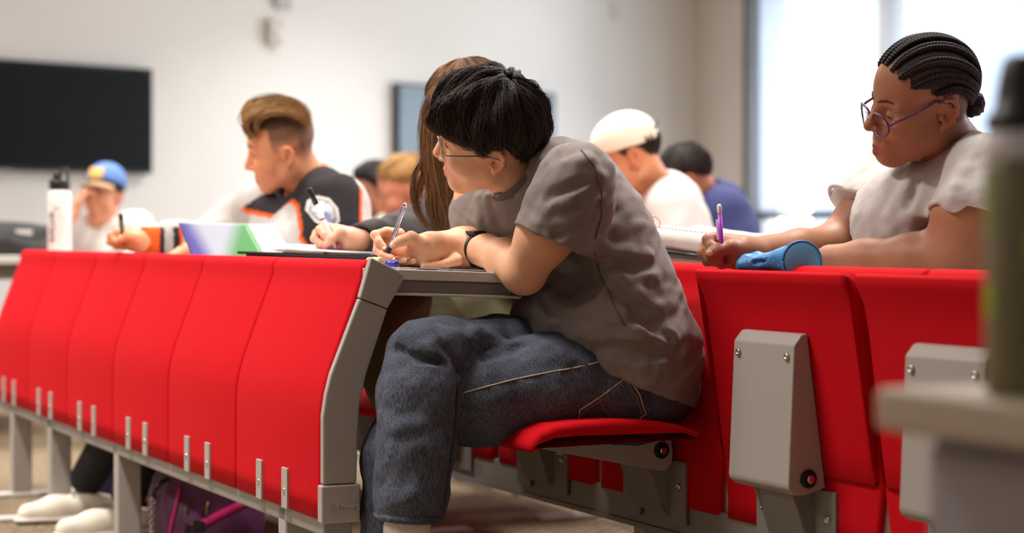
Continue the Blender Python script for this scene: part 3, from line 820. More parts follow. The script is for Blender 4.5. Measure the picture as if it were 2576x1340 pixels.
def hand(S, wrist, fwd, pal, sc=1.0, curl=(.35, .5, .6, .7), thumb=.5, side=1):
    """five-fingered hand: fwd points to the fingers, pal out of the palm; side 1 = left hand"""
    f = Vector(fwd).normalized(); p = Vector(pal); p = (p-f*p.dot(f)).normalized(); x = f.cross(p)*side      # x: towards the thumb
    W = Vector(wrist); A = lambda a, b, c: W+(f*a+x*b+p*c)*sc
    S.cone(W, A(.045, .004, 0), .024*sc, .026*sc, .012, flat=(tuple(p), 1.35)); S.cone(A(.045, .004, 0), A(.085, .0, 0), .030*sc, .028*sc, .012, flat=(tuple(p), 1.9))
    for i, (b, l) in enumerate(((.026, .072), (.009, .080), (-.009, .074), (-.025, .058))):
        q = A(.086, b, .002); d = f; pts = [(q, .0098*sc)]
        for j, (fr, rr) in enumerate(((.42, .0088), (.32, .0080), (.26, .0068))):
            an = curl[i]*(1.0, 1.25, .8)[j]; d = (d*math.cos(an)+d.cross(x).normalized()*math.sin(an)*(1 if d.cross(x).dot(p) != 0 else 1)) if False else Vector(d)
            ax = x*(-1 if f.cross(p).dot(x) < 0 else 1)
            d = Matrix.Rotation(an*(1 if (Matrix.Rotation(.1, 3, ax) @ f).dot(p) > 0 else -1), 3, ax) @ d
            q = q+d*(l*fr*sc); pts.append((q, rr*sc))
        S.chain(pts, .004)
    S.chain([(A(.020, .018, .004), .015*sc), (A(.045, .040, .016*thumb+.006), .0115*sc), (A(.070, .046, .040*thumb), .0095*sc), (A(.090, .040, .060*thumb), .0075*sc)], .006)
def proj(V):
    V = np.asarray(V); return 1288+V[:, 0]/V[:, 1]*FPX, HZ+(CAMH-V[:, 2])/V[:, 1]*FPX
def inpoly(x, y, poly):
    r = np.zeros(len(x), bool); n = len(poly)
    for i in range(n):
        (x0, y0), (x1, y1) = poly[i], poly[(i+1) % n]
        if y0 == y1: continue
        r ^= ((y0 > y) != (y1 > y)) & (x < (x1-x0)*(y-y0)/(y1-y0)+x0)
    return r
def M_paint(name, rough=.9, **kw): return mat(name, (.5, .5, .5, 1), rough, attr='Col', spec=.15, **kw)
def trousers_and_shoes(r, hip, knee, ankle, m_tr, m_sh, m_so, lat, rad=.08, laces=None, toe=None, h=.008, foot_dir=None):
    """two legs from the hip centre, sideways by lat"""
    J = Form(); hip = Vector(hip); lat = Vector(lat)
    for i, sg in enumerate((-1, 1)):
        k = Vector(knee[i]); a = Vector(ankle[i]); J.chain([(hip+lat*sg, rad*1.1), (k, rad*.8), ((k+a)/2, rad*.72), (a+Vector((0, 0, .03)), rad*.62)], .03)
    J.half((0, 0, .055), (0, 0, -1)); wobj('trousers', J.mesh('trousers', h), m_tr, r)
    for a in ankle:
        a = Vector(a); fd = Vector(foot_dir or -P); b = Vector((a.x, a.y, 0)); shoe(r, b-fd*.07, b+fd*.20, m_sh, m_so, laces=laces)
# ================================================================ MAN IN THE GREY T-SHIRT
def person(label, loc, group=None): return thing('person', label, 'person', loc, 0, group)
M_tee = mat('grey_cotton', sr(132, 122, 118), .9, noise=.07, nscale=120, bump=.25, bscale=260, sheen=.15, spec=.15)
M_rib = mat('grey_cotton_rib', sr(104, 97, 94), .9, bump=.3, bscale=500, spec=.15)
M_stitch = mat('pale_stitching', sr(196, 178, 150), .8)
M_sock = mat('white_ribbed_sock', sr(226, 214, 204), .95, bump=.3, bscale=300)
M_whiteshoe = mat('white_canvas', sr(228, 218, 200), .8, noise=.04, nscale=200, bump=.1)
M_sole = mat('white_rubber', sr(214, 204, 190), .6)
M_nail = mat('natural_nail', sr(230, 178, 154), .3)
def denim():
    m = bpy.data.materials.new('blue_denim'); m.use_nodes = True; nt = m.node_tree; N = nt.nodes; L_ = nt.links; b = N['Principled BSDF']; b.inputs['Roughness'].default_value = .9; b.inputs['Specular IOR Level'].default_value = .15
    tc = N.new('ShaderNodeTexCoord'); mp = N.new('ShaderNodeMapping'); mp.inputs['Scale'].default_value = (1, 1, .12); L_.new(tc.outputs['Object'], mp.inputs[0])
    n = N.new('ShaderNodeTexNoise'); n.inputs['Scale'].default_value = 700; n.inputs['Detail'].default_value = 3; L_.new(mp.outputs[0], n.inputs['Vector'])
    n2 = N.new('ShaderNodeTexNoise'); n2.inputs['Scale'].default_value = 14; n2.inputs['Detail'].default_value = 5; L_.new(tc.outputs['Object'], n2.inputs['Vector'])
    mx = N.new('ShaderNodeMix'); mx.data_type = 'RGBA'; mx.inputs['A'].default_value = sr(38, 43, 57); mx.inputs['B'].default_value = sr(112, 115, 127); mr = N.new('ShaderNodeMapRange'); mr.inputs[1].default_value = .3; mr.inputs[2].default_value = .75; L_.new(n.outputs[0], mr.inputs[0]); L_.new(mr.outputs[0], mx.inputs['Factor'])
    m2 = N.new('ShaderNodeMix'); m2.data_type = 'RGBA'; m2.blend_type = 'MULTIPLY'; m2.inputs['Factor'].default_value = 1; mr2 = N.new('ShaderNodeMapRange'); mr2.inputs[1].default_value = .3; mr2.inputs[2].default_value = .7; mr2.inputs[3].default_value = .72; mr2.inputs[4].default_value = 1.15; L_.new(n2.outputs[0], mr2.inputs[0])
    L_.new(mx.outputs['Result'], m2.inputs['A']); L_.new(mr2.outputs[0], m2.inputs['B']); L_.new(m2.outputs['Result'], b.inputs['Base Color'])
    bp = N.new('ShaderNodeBump'); bp.inputs['Strength'].default_value = .35; bp.inputs['Distance'].default_value = .002; L_.new(n.outputs[0], bp.inputs['Height']); L_.new(bp.outputs[0], b.inputs['Normal'])
    return m
M_denim = denim()
M_denimd = mat('denim_seam', sr(52, 54, 70), .9, bump=.3, bscale=600)

def guy():
    r = person('man in a grey T-shirt and jeans leaning on the desk end, legs crossed', RW(.04, .55, 0))
    skin = lin(226, 170, 134)
    MH = ear_frame(at(1234, 409, 3.775), (-.975, .06, -.03), (0, -.62, .78), .955)
    ax_lat = tuple(D)
    # ---- body
    S = Form()
    neck = at(1322, 478, 3.875)
    head(S, MH, .955, nose=1.0, lips=.95, jaw=1.0, neck=neck, neck_r=.054)
    S.cone(neck, at(1385, 530, 3.885), .056, .075, .03)
    S.cone(at(1425, 505, 3.76), at(1330, 545, 3.98), .045, .032, .03)
    # left arm: shoulder, elbow off the desk end, forearm across to the wrist
    S.chain([(at(1440, 470, 3.685), .044), (at(1372, 590, 3.715), .0500), (at(1318, 682, 3.758), .0415)], .03)
    S.chain([(at(1318, 686, 3.758), .0410), (at(1268, 650, 3.825), .0380), (at(1222, 630, 3.89), .0305), (at(1190, 630, 3.925), .0262)], .014)
    Zl = 3.90
    S.chain([(at(1190, 632, 3.925), .0258), (at(1160, 650, 3.92), .0235), (at(1135, 660, 3.905), .018)], .012, flat=((0, 0, 1), 1.15))
    finger(S, [(1150, 655, 3.885, .012), (1122, 664, 3.872, .0085), (1092, 669, 3.862, .0078), (1066, 671, 3.855, .0068)])
    finger(S, [(1142, 655, 3.90, .012), (1110, 661, 3.892, .0088), (1082, 667, 3.885, .008), (1058, 669, 3.88, .0068)])
    finger(S, [(1140, 652, 3.925, .012), (1105, 658, 3.92, .009), (1076, 664, 3.91, .008), (1056, 666, 3.905, .007)])
    finger(S, [(1150, 648, 3.95, .011), (1120, 654, 3.955, .0085), (1095, 660, 3.95, .0078), (1078, 663, 3.948, .0066)])
    finger(S, [(1180, 648, 3.97, .013), (1155, 655, 3.995, .010), (1135, 660, 4.0, .008)])
    # right arm and writing hand
    S.chain([(at(1205, 500, 4.02), .052), (at(1255, 560, 4.05), .044), (at(1262, 606, 4.03), .038)], .02)
    S.chain([(at(1262, 608, 4.03), .037), (at(1165, 616, 3.945), .033), (at(1080, 618, 3.885), .0265)], .02)
    Zr = 3.865
    S.chain([(at(1082, 620, Zr+.020), .0260), (at(1052, 630, Zr+.018), .0265), (at(1018, 628, Zr+.030), .0215), (at(990, 612, Zr+.036), .016)], .012)
    S.cone(at(1056, 648, Zr+.008), at(1022, 656, Zr+.026), .0165, .012, .012)
    finger(S, [(1003, 590, Zr+.030, .0135), (972, 583, Zr+.020, .0095), (943, 591, Zr+.008, .0088), (953, 609, Zr-.002, .0080), (966, 622, Zr-.008, .0068)], .004)
    finger(S, [(995, 610, Zr+.032, .012), (952, 612, Zr+.020, .0095), (949, 628, Zr+.004, .0085), (962, 641, Zr-.008, .0078), (988, 650, Zr-.020, .0066)], .003)
    finger(S, [(1000, 630, Zr+.034, .011), (968, 640, Zr+.024, .009), (982, 655, Zr+.006, .0080), (1017, 653, Zr-.018, .0064)], .003)
    finger(S, [(1010, 645, Zr+.034, .010), (985, 656, Zr+.026, .008), (1008, 662, Zr+.010, .0072), (1041, 656, Zr-.014, .0058)], .003)
    finger(S, [(1062, 616, Zr-.002, .016), (1034, 598, Zr-.010, .0125), (1008, 606, Zr-.018, .0100), (989, 616, Zr-.020, .0078)], .006)
    body = wobj('body', S.mesh('body', .0032), M_skin, r)
    paint(body.data, head_colors(S.V, MH, skin, lin(176, 96, 82), .3))
    eyes(MH, .955, r, (1, .1, -.15))
    M_hair = hair_mat('black_hair', sr(24, 19, 17), sr(74, 59, 50), .5, .3)
    brows(MH, r, M_hair, .003, .040, S)
    for a, b, w in (((966, 623, Zr-.0145), (954, 611, Zr-.006), .0042), ((990, 650, Zr-.0262), (972, 643, Zr-.015), .0036), ((1019, 652, Zr-.0240), (1002, 654, Zr-.01), .0034), ((989, 616, Zr-.027), (1004, 607, Zr-.024), .0052)):
        nail(r, at(*a), at(*b), (0, -1, .35), w, M_nail)
    # ---- hair
    def zend(az):
        return float(np.interp(az, [0, .5, .8, 1.05, 1.22, 1.27, 1.42, 1.47, 1.95, 2.15, 2.6, 3.2], [.046, .044, .040, .036, .030, -.004, -.006, .036, .036, .000, -.048, -.056]))
    def fringe(p, t, phi, rg):
        w = np.clip((p[:, 0]-.055)/.04, 0, 1)*np.clip((.095-p[:, 2])/.06, 0, 1)
        p = p.copy(); p[:, 0] += w*.016; return p
    W, R, V2, F2 = crown_hair(MH, (-.040, -.012, .126), zend, 11000, lambda a: .026+.006*math.cos(a), .00055, swirl=.5, length=(.6, 1.4), extra=fringe, wav=.0025, m=9, rhomin=.15)
    wobj('hair', join_mesh('hair', [strands_vf(W, R), (V2, F2)]), M_hair, r)
    # ---- glasses
    glasses(MH, .955, r, mat('clear_frame', sr(205, 190, 184), .2, trans=.5), mat('lens_glass', (1, 1, 1, 1), .02, trans=1, ior=1.05), .0245, .0205, .0014, .004, mat('grey_temple', sr(120, 108, 106), .4), x0=.104)
    # ---- T-shirt
    T = Form()
    lat = (ax_lat, .70)
    T.chain([(at(1428, 462, 3.88), .076), (at(1432, 510, 3.88), .100), (at(1470, 610, 3.885), .114), (at(1515, 730, 3.895), .119), (at(1535, 850, 3.905), .138), (at(1560, 960, 3.91), .138)], .05, flat=lat)
    T.cone(at(1345, 560, 3.95), at(1300, 560, 3.985), .075, .070, .05)
    T.cone(at(1480, 800, 3.90), at(1372, 812, 3.89), .10, .062, .04, flat=(tuple(D), .6))
    T.cone(at(1640, 880, 3.90), at(1585, 920, 3.90), .062, .09, .05, flat=(tuple(D), .55))
    T.cone(at(1405, 425, 3.84), at(1452, 452, 3.69), .050, .062, .05)
    T.chain([(at(1450, 455, 3.685), .064), (at(1430, 510, 3.69), .070), (at(1395, 606, 3.70), .0715), (at(1388, 640, 3.705), .071)], .035)
    T.chain([(at(1375, 480, 3.92), .050), (at(1250, 500, 4.0), .052), (at(1212, 545, 4.03), .058), (at(1228, 600, 4.05), .060)], .04)
    # openings
    hemA, hemB = at(1322, 573, 3.70), at(1468, 640, 3.70)
    axs = (at(1372, 590, 3.715)-at(1438, 445, 3.675)).normalized(); hd = (hemB-hemA).normalized(); hn = hd.cross(Vector((0, 1, 0))).normalized()
    if hn.dot(axs) < 0: hn = -hn
    armcut = Form(); armcut.cone(at(1440, 440, 3.675), at(1380, 640, 3.71), .12, .12)
    hemP = npv(hemA); hn_ = npv(hn)
    T.func(lambda X: np.maximum(-((X-hemP) @ hn_)+0, armcut(X)-0.0), 's', .003)
    T.cone(at(1420, 540, 3.69), at(1370, 660, 3.71), .052, .066, .006, 's')
    hn2 = (at(1225, 600, 4.04)-at(1208, 500, 4.02)).normalized(); h2 = npv(at(1230, 585, 4.04)); hn2_ = npv(hn2)
    c2 = Form(); c2.cone(at(1205, 500, 4.03), at(1250, 680, 4.05), .105, .105)
    T.func(lambda X: np.maximum(-((X-h2) @ hn2_), c2(X)), 's', .003)
    T.cone(at(1215, 560, 4.035), at(1250, 650, 4.045), .052, .06, .006, 's')
    nax = (at(1268, 405, 3.85)-at(1362, 492, 3.88)).normalized(); nc = at(1343, 468, 3.868)
    T.cone(nc-nax*.06, nc-nax*.006, .096, .084, .03)
    T.cone(at(1350, 560, 3.92), at(1270, 562, 3.96), .070, .055, .04)
    T.cone(nc-nax*.012, nc+nax*.10, .060, .068, .004, 's'); T.half(nc+nax*.002, nax, .004, 's') if False else None
    # bottom hem from the lap to the back of the seat
    ha, hb = at(1322, 842, 3.9), at(1662, 986, 3.9); bn = (hb-ha).normalized().cross(Vector((0, 1, 0))); bn = bn if bn.z < 0 else -bn
    T.half(ha, bn, .008)
    # folds
    rid = [([(1425, 420), (1480, 405), (1512, 440)], .010, -.004), ([(1350, 560), (1420, 520), (1500, 490)], .010, -.003), ([(1365, 520), (1430, 490), (1490, 462)], .009, -.003), ([(1345, 590), (1430, 570), (1495, 540)], .009, -.003),
           ([(1400, 460), (1440, 445), (1500, 440)], .008, -.003), ([(1560, 700), (1600, 740), (1650, 770)], .010, -.004), ([(1500, 850), (1580, 860), (1680, 870)], .014, -.004), ([(1540, 800), (1610, 830), (1690, 855)], .012, -.004),
           ([(1590, 880), (1620, 905), (1655, 900)], .012, -.003), ([(1440, 640), (1560, 690), (1640, 690)], .010, -.004), ([(1520, 620), (1580, 640), (1630, 640)], .009, -.004), ([(1420, 760), (1480, 830), (1520, 845)], .010, -.004), ([(1385, 740), (1400, 800), (1440, 838)], .010, -.004), ([(1200, 500), (1210, 560), (1228, 590)], .006, -.002), ([(1228, 495), (1240, 560), (1250, 590)], .006, -.002)]
    hits = [([T.hit(*q) for q in pts], rr, o) for pts, rr, o in rid]
    for q, rr, o in hits:
        q = [p-T.normal(p)*(rr+o*.2) for p in q]
        T.chain([(p, rr*1.4) for p in q], .016)
    cre = [([(1395, 540), (1460, 512), (1505, 470)], .006), ([(1400, 590), (1470, 560), (1508, 520)], .006), ([(1380, 500), (1440, 470), (1500, 450)], .005), ([(1560, 885), (1600, 888), (1640, 880)], .012), ([(1500, 880), (1560, 868), (1650, 888), (1700, 880)], .009), ([(1600, 800), (1640, 820), (1690, 850)], .007), ([(1530, 660), (1590, 670), (1640, 670)], .006), ([(1540, 730), (1600, 770), (1650, 800)], .007)]
    for q, rr in [([T.hit(*q) for q in pts], rr) for pts, rr in cre]: T.chain([(p+T.normal(p)*rr*.35, rr*1.25) for p in q], .014, op='s')
    T.func(lambda X: .0026*wnoise(X, 48, 5)+.0013*wnoise(X, 120, 9), 'add')
    wobj('t_shirt', T.mesh('t_shirt', .0045), M_tee, r)
    wobj('collar', loop_ring(nc+nax*.040, nax, .0660, .0075, 1.0), M_rib, r)
    def seam(pts, rad=.0016, m=None, name='seam', F_=T, off=.0022):
        q = [F_.hit(*p) for p in pts]; fine = []
        for i in range(len(pts)-1):
            for k in range(6):
                f = k/6; fine.append((pts[i][0]*(1-f)+pts[i+1][0]*f, pts[i][1]*(1-f)+pts[i+1][1]*f))
        fine.append(pts[-1]); q = [F_.hit(*p) for p in fine]; q = [p+F_.normal(p)*off for p in q]
        return wobj(name, tube(name, q, rad, 6), m or M_rib, r)
    seam([(1462, 378), (1495, 420), (1512, 480), (1512, 545), (1495, 600)]); seam([(1493, 632), (1515, 700), (1545, 770), (1572, 820)])
    # ---- jeans
    J = Form()
    J.ell(at(1560, 965, 3.91), (.135, .17, .12), .03, ax=(tuple(P), tuple(D), (0, 0, 1)))
    J.ell(at(1585, 985, 3.87), (.105, .12, .085), .04, ax=(tuple(P), tuple(D), (0, 0, 1)))
    J.chain([(at(1540, 960, 3.83), .098), (at(1370, 972, 3.775), .093), (at(1210, 1000, 3.735), .084), (at(1060, 1030, 3.70), .070)], .04)
    J.chain([(at(1055, 1032, 3.70), .069), (at(1000, 1150, 3.685), .062), (at(980, 1400, 3.70), .058), (at(975, 1600, 3.72), .06)], .03)
    K = Form()
    K.chain([(at(1430, 930, 3.97), .095), (at(1260, 890, 3.84), .072), (at(1110, 884, 3.72), .060), (at(1066, 890, 3.668), .060)], .03)
    K.chain([(at(1062, 895, 3.66), .062), (at(1052, 990, 3.64), .0715), (at(1045, 1130, 3.62), .069), (at(1034, 1240, 3.61), .062), (at(1029, 1294, 3.606), .0590)], .03)
    K.half(at(1030, 1300, 3.606), (-.05, 0, -1))
    K.cone(at(1031, 1270, 3.606), at(1028, 1320, 3.606), .050, .052, .004, 's')
    J.func(lambda X: K(X), 'u', .006)
    J.lo = np.minimum(J.lo, K.lo); J.hi = np.maximum(J.hi, K.hi)
    for pts, rr in (([(1000, 850), (1080, 880), (1148, 910)], .012), ([(1130, 840), (1190, 850), (1260, 840)], .010), ([(1200, 830), (1240, 860), (1300, 870)], .010), ([(980, 1265), (1040, 1250), (1100, 1268)], .009), ([(1380, 870), (1420, 900), (1480, 905)], .009), ([(960, 1050), (1000, 1080), (1060, 1070)], .008)):
        q = [J.hit(*p) for p in pts]; J.chain([(p-J.normal(p)*rr*.9, rr*1.15) for p in q], .02)
    for pts, rr in (([(1110, 870), (1150, 912), (1160, 925)], .007), ([(1150, 918), (1220, 900), (1310, 870)], .006), ([(1155, 930), (1150, 1000), (1130, 1100)], .007), ([(1000, 880), (1060, 905), (1120, 915)], .005)):
        q = [J.hit(*p) for p in pts]; J.chain([(p+J.normal(p)*rr*.4, rr) for p in q], .012, op='s')
    J.func(lambda X: .0018*wnoise(X, 60, 11)+.0011*wnoise(X, 130, 12), 'add')
    wobj('jeans', J.mesh('jeans', .0048), M_denim, r)
    hc = at(1030, 1297, 3.606)
    wobj('hem_roll', loop_ring(hc, (-.06, 0, -1), .0585, .0075, 1.0), M_denim, r)
    seam([(1540, 902), (1460, 922), (1390, 935), (1290, 955), (1165, 988)], .0014, M_stitch, 'side_seam', J)
    seam([(1150, 935), (1148, 1000), (1140, 1100), (1125, 1200), (1112, 1285)], .0022, M_denimd, 'side_seam', J)
    seam([(1455, 1055), (1457, 1030), (1520, 990), (1578, 948), (1608, 990), (1624, 1040), (1600, 1058)], .0013, M_stitch, 'pocket_stitching', J)
    seam([(1463, 1055), (1464, 1035), (1522, 998), (1574, 958), (1600, 995), (1615, 1040)], .0010, mat('rust_stitching', sr(150, 96, 66), .8), 'pocket_stitching', J)
    seam([(1506, 1000), (1520, 1030), (1540, 1055)], .0012, mat('rust_stitching', sr(150, 96, 66), .8), 'pocket_stitching', J)
    # ---- socks, shoes
    A = Form(); A.chain([(at(1028, 1280, 3.606), .036), (at(1024, 1330, 3.603), .0375), (at(1018, 1420, 3.60), .037), (at(1010, 1470, 3.59), .04)], .02)
    A.func(lambda X: .0010*np.sin(np.arctan2(X[:, 1]-3.604, X[:, 0]-at(1024, 1330, 3.604).x)*44), 'add')
    wobj('sock', A.mesh('sock', .003), M_sock, r)
    shoe(r, at(1050, 1530, 3.60), at(880, 1590, 3.52), M_whiteshoe, M_sole, laces=M_sole)
    h = at(975, 1600, 3.74); h.z = 0; shoe(r, h+P*.06, h-P*.2, M_whiteshoe, M_sole, laces=M_sole)
    return r, S
GUY, GUY_S = guy()
# watch on the left wrist, pen in the right hand, ring
def watch():
    c = at(1198, 630, 3.917); ax = (at(1222, 630, 3.89)-at(1190, 630, 3.925)).normalized()
    w = thing('wristwatch', 'black smart watch with a rubber strap on the wrist of the leaning man', 'watch', c)
    M_strap = mat('black_strap', sr(26, 25, 27), .55, bump=.1)
    wobj('strap', ring_band(None, c, ax, .0300, .020, .003), M_strap, w)
    u = Vector((0, 0, 1)); u = (u-ax*u.dot(ax)).normalized(); v = ax.cross(u)
    R = Matrix((ax, v, u)).transposed().to_4x4(); T = Matrix.Translation(c+u*.0340) @ R
    wobj('case', box((-.019, -.019, -.005), (.019, .019, .005), .003, T), M_strap, w)
    wobj('watch_face', box((-.016, -.016, .005), (.016, .016, .0058), 0, T), mat('watch_glass', sr(210, 190, 170), .15), w)
watch()
M_clear = mat('clear_plastic', sr(244, 244, 250), .06, trans=.95, ior=1.25)
M_ink = mat('violet_ink', sr(40, 34, 92), .3)
def pen(name, label, tip, top, r=.0048, kind='clear'):
    a = Vector(tip); b = Vector(top); L_ = (b-a).length; M = align(a, b); q = thing(name, label, 'pen' if kind != 'pencil' else 'pencil', a)
    if kind == 'clear':
        wobj('nib', lathe('nib', [(.0006, 0), (.001, .004), (.0032, .011), (.0042, .012)], 14, M=M), M_steel, q)
        wobj('grip', lathe('grip', [(.0042, .012), (.0050, .016), (.0050, .034)], 16, M=M), M_ink, q)
        wobj('barrel', lathe('barrel', [(.0046, .034), (.0046, L_*.76), (.0054, L_*.765), (.0054, L_-.012), (.004, L_-.003), (.001, L_)], 18, M=M), M_clear, q)
        wobj('refill', tube('refill', [M @ Vector((0, 0, .03)), M @ Vector((0, 0, L_*.93))], .0016, 8), mat('refill_tube', sr(206, 204, 226), .4), q)
        wobj('pocket_clip', box((-.0105, -.0025, L_-.052), (-.0085, .0025, L_-.008), .0006, M), M_clear, q)
    elif kind == 'felt':
        wobj('nib', lathe('nib', [(.0008, 0), (.0014, .006), (.0038, .018)], 12, M=M), mat('white_plastic', sr(238, 226, 222), .4), q)
        wobj('barrel', lathe('barrel', [(.0038, .018), (r, .022), (r, L_*.74)], 16, M=M), mat('white_plastic', sr(238, 226, 222), .4), q)
        wobj('cap', lathe('cap', [(r*1.08, L_*.735), (r*1.08, L_-.002), (r*.9, L_)], 16, M=M), M_blk, q)
        wobj('print_mark', ring_band(None, M @ Vector((0, 0, L_*.5)), b-a, r, .004, .0002), mat('red_print', sr(196, 60, 66), .5), q)
    elif kind == 'dark':
        wobj('barrel', lathe('barrel', [(.0006, 0), (.003, .012), (r, .016), (r, L_-.003), (r*.7, L_)], 14, M=M), M_blk, q)
        wobj('stripe', box((r*.75, -.001, .03), (r+.0004, .001, L_*.8), 0, M), mat('yellow_print', sr(206, 190, 90), .5), q)
    elif kind == 'pencil':
        M_pu = mat('purple_plastic', sr(158, 50, 186), .35)
        wobj('barrel', lathe('barrel', [(.0014, 0), (.0030, .010), (r, .018), (r, L_-.020)], 16, M=M), M_pu, q)
        wobj('tip_cone', lathe('tip_cone', [(.0005, -.006), (.0016, .002), (.0028, .009)], 12, M=M), M_steel, q)
        wobj('eraser', lathe('eraser', [(r*.9, L_-.020), (r*.98, L_-.016), (r*1.08, L_-.012), (r*1.05, L_-.004), (r*.6, L_)], 14, M=M), mat('white_eraser', sr(240, 236, 230), .7), q)
        wobj('pocket_clip', box((-.0085, -.0022, L_-.068), (-.0060, .0022, L_-.030), .0006, M), mat('white_eraser', sr(240, 236, 230), .7), q)
    return q
pen('ballpoint_pen', 'clear ballpoint pen with violet ink in the hand of the leaning man', at(971, 651, 3.853), at(1021, 509, 3.845))
# ================================================================ GIRL WITH BRAIDS
def girl():
    r = person('girl with cornrow braids and glasses in a pale grey T-shirt, writing', RW(-.42, 1.28, 0))
    skin = lin(156, 104, 76); sc = 1.0
    f = (-.975, -.20, -.15)
    MH = ear_frame(at(2368, 292, 3.70), f, (0, -.34, .94), sc)
    S = Form()
    neck = at(2395, 405, 3.86)
    head(S, MH, sc, nose=1.02, lips=1.3, jaw=1.12, cheek=1.12, neck=neck, neck_r=.060, lidopen=.0015, ez=-.017, chin=.008)
    S.cone(neck, at(2390, 470, 3.90), .064, .10, .04)
    S.cone(at(2470, 480, 3.72), at(2270, 480, 4.0), .05, .045, .05)
    # left (near) arm along the desk edge
    S.chain([(at(2465, 480, 3.66), .052), (at(2440, 560, 3.63), .066), (at(2420, 648, 3.62), .056)], .03)
    S.chain([(at(2418, 652, 3.62), .054), (at(2300, 660, 3.68), .050), (at(2180, 662, 3.74), .041), (at(2090, 655, 3.80), .031)], .03)
    hand(S, at(2090, 655, 3.80), at(1990, 665, 3.84)-at(2090, 655, 3.80), (0, 0, -1), .95, (.2, .2, .25, .3), .3, 1)
    # right arm
    S.chain([(at(2235, 470, 4.0), .050), (at(2165, 560, 3.99), .050), (at(2105, 620, 3.97), .048)], .03)
    S.chain([(at(2105, 622, 3.97), .047), (at(2010, 630, 3.91), .040), (at(1890, 636, 3.83), .030)], .02)
    Z = 3.80
    S.chain([(at(1892, 637, Z+.02), .0295), (at(1866, 634, Z+.012), .030), (at(1830, 622, Z+.022), .025), (at(1808, 612, Z+.03), .018)], .012)
    S.cone(at(1868, 652, Z+.006), at(1822, 655, Z+.018), .018, .014, .012)
    finger(S, [(1820, 606, Z+.026, .014), (1797, 598, Z+.012, .0110), (1780, 602, Z, .0105), (1788, 618, Z-.010, .0095), (1806, 621, Z-.016, .0078)])
    finger(S, [(1805, 615, Z+.030, .013), (1775, 618, Z+.016, .0108), (1768, 636, Z+.002, .010), (1785, 650, Z-.008, .009), (1808, 655, Z-.014, .0075)])
    finger(S, [(1812, 632, Z+.032, .012), (1778, 642, Z+.020, .0100), (1778, 657, Z+.006, .009), (1812, 661, Z-.006, .0075)])
    finger(S, [(1825, 645, Z+.032, .011), (1800, 658, Z+.024, .0088), (1815, 666, Z+.010, .008), (1840, 664, Z, .0066)])
    finger(S, [(1868, 632, Z-.004, .018), (1838, 622, Z-.012, .0135), (1808, 630, Z-.020, .0118), (1785, 637, Z-.022, .0092)], .006)
    body = wobj('body', S.mesh('body', .0034), M_skin, r)
    hairc = lin(34, 26, 26)
    # braids: arcs from the hairline to the back of the head
    cc = np.array(CR_C); rr = np.array(CR_R)
    def sph(v): v = np.array(v, float); return v/np.linalg.norm(v)
    def arc(a, m, b, n=60, off=.004):
        """quadratic arc on the skull through three directions"""
        t = np.linspace(0, 1, n)[:, None]; u = (1-t)**2*sph(a)+2*t*(1-t)*np.array(m)+t*t*sph(b); u /= np.linalg.norm(u, axis=1, keepdims=True)
        nn = u/rr; nn /= np.linalg.norm(nn, axis=1, keepdims=True); return cc+rr*u+nn*off, nn
    end = (-.97, 0, -.28); BR_ = []
    for y in (1, -1):
        BR_ += [((.86, y*.10, .50), (.1, y*.10, 1.75), (-.95, y*.10, -.15)), ((.83, y*.34, .42), (.05, y*.55, 1.55), (-.95, y*.20, -.20)), ((.76, y*.58, .30), (-.05, y*1.0, 1.15), (-.93, y*.32, -.26)),
                ((.55, y*.80, .12), (-.2, y*1.35, .70), (-.90, y*.42, -.36)), ((.18, y*.97, -.05), (-.40, y*1.30, .22), (-.82, y*.52, -.50))]
    M_br = mat('braided_hair', sr(40, 33, 35), .75, noise=.25, nscale=700, spec=.25)
    arcs = []
    for a, m, b in BR_:
        p, nn = arc(a, m, b); arcs.append(p)
        L_ = np.r_[0, np.cumsum(np.linalg.norm(np.diff(p, axis=0), axis=1))]; nseg = int(L_[-1]/.0062)
        bm = bmesh.new()
        for i in range(nseg):
            u = (i+.5)/nseg*L_[-1]; q = Vector([np.interp(u, L_, p[:, k]) for k in range(3)]); q2 = Vector([np.interp(u+.003, L_, p[:, k]) for k in range(3)]); q1 = Vector([np.interp(u-.003, L_, p[:, k]) for k in range(3)])
            n = Vector([np.interp(u, L_, nn[:, k]) for k in range(3)]).normalized(); d = (q2-q1).normalized(); s = d.cross(n)
            grow = min(1, .55+i/nseg*1.6)*1.05
            for sg in (-1, 1):
                dd = (d*.80+s*sg*.60).normalized(); ss = dd.cross(n); R = Matrix((dd, ss, n)).transposed().to_4x4()
                Mx = MH @ Matrix.Translation(q+s*sg*.0036*grow) @ R @ Matrix.Diagonal((.0072*grow, .0042*grow, .0052*grow, 1))
                g = bmesh.ops.create_uvsphere(bm, u_segments=8, v_segments=5, radius=1, matrix=Mx)
        for fc in bm.faces: fc.smooth = True
        wobj('braid', bm, M_br, r)
    arcs = np.concatenate(arcs)
    def scalp(X, c):
        # hair between the braids, with the paler partings showing
        u = (X-cc)/rr; 
        front = .36+.30*u[:, 2]; line = np.where(u[:, 2] > .10, .80-.55*np.clip(np.abs(u[:, 1])-.45, 0, 1), .22)
        w = ((u[:, 0] < line+.03*np.sin(u[:, 1]*40)) & (u[:, 2] > -.12+.25*np.clip(u[:, 0], 0, 1)) & (np.abs(X[:, 1]) < .0815)) | ((u[:, 0] < -.35) & (u[:, 2] > -.85) & (u[:, 2] <= 0))
        ear = (np.abs(X[:, 1]) > .0705) & (X[:, 0] > -.032) & (X[:, 0] < .01) & (np.abs(X[:, 2]) < .036); w &= ~ear
        d = np.full(len(X), 1.0)
        idx = np.nonzero(w)[0]
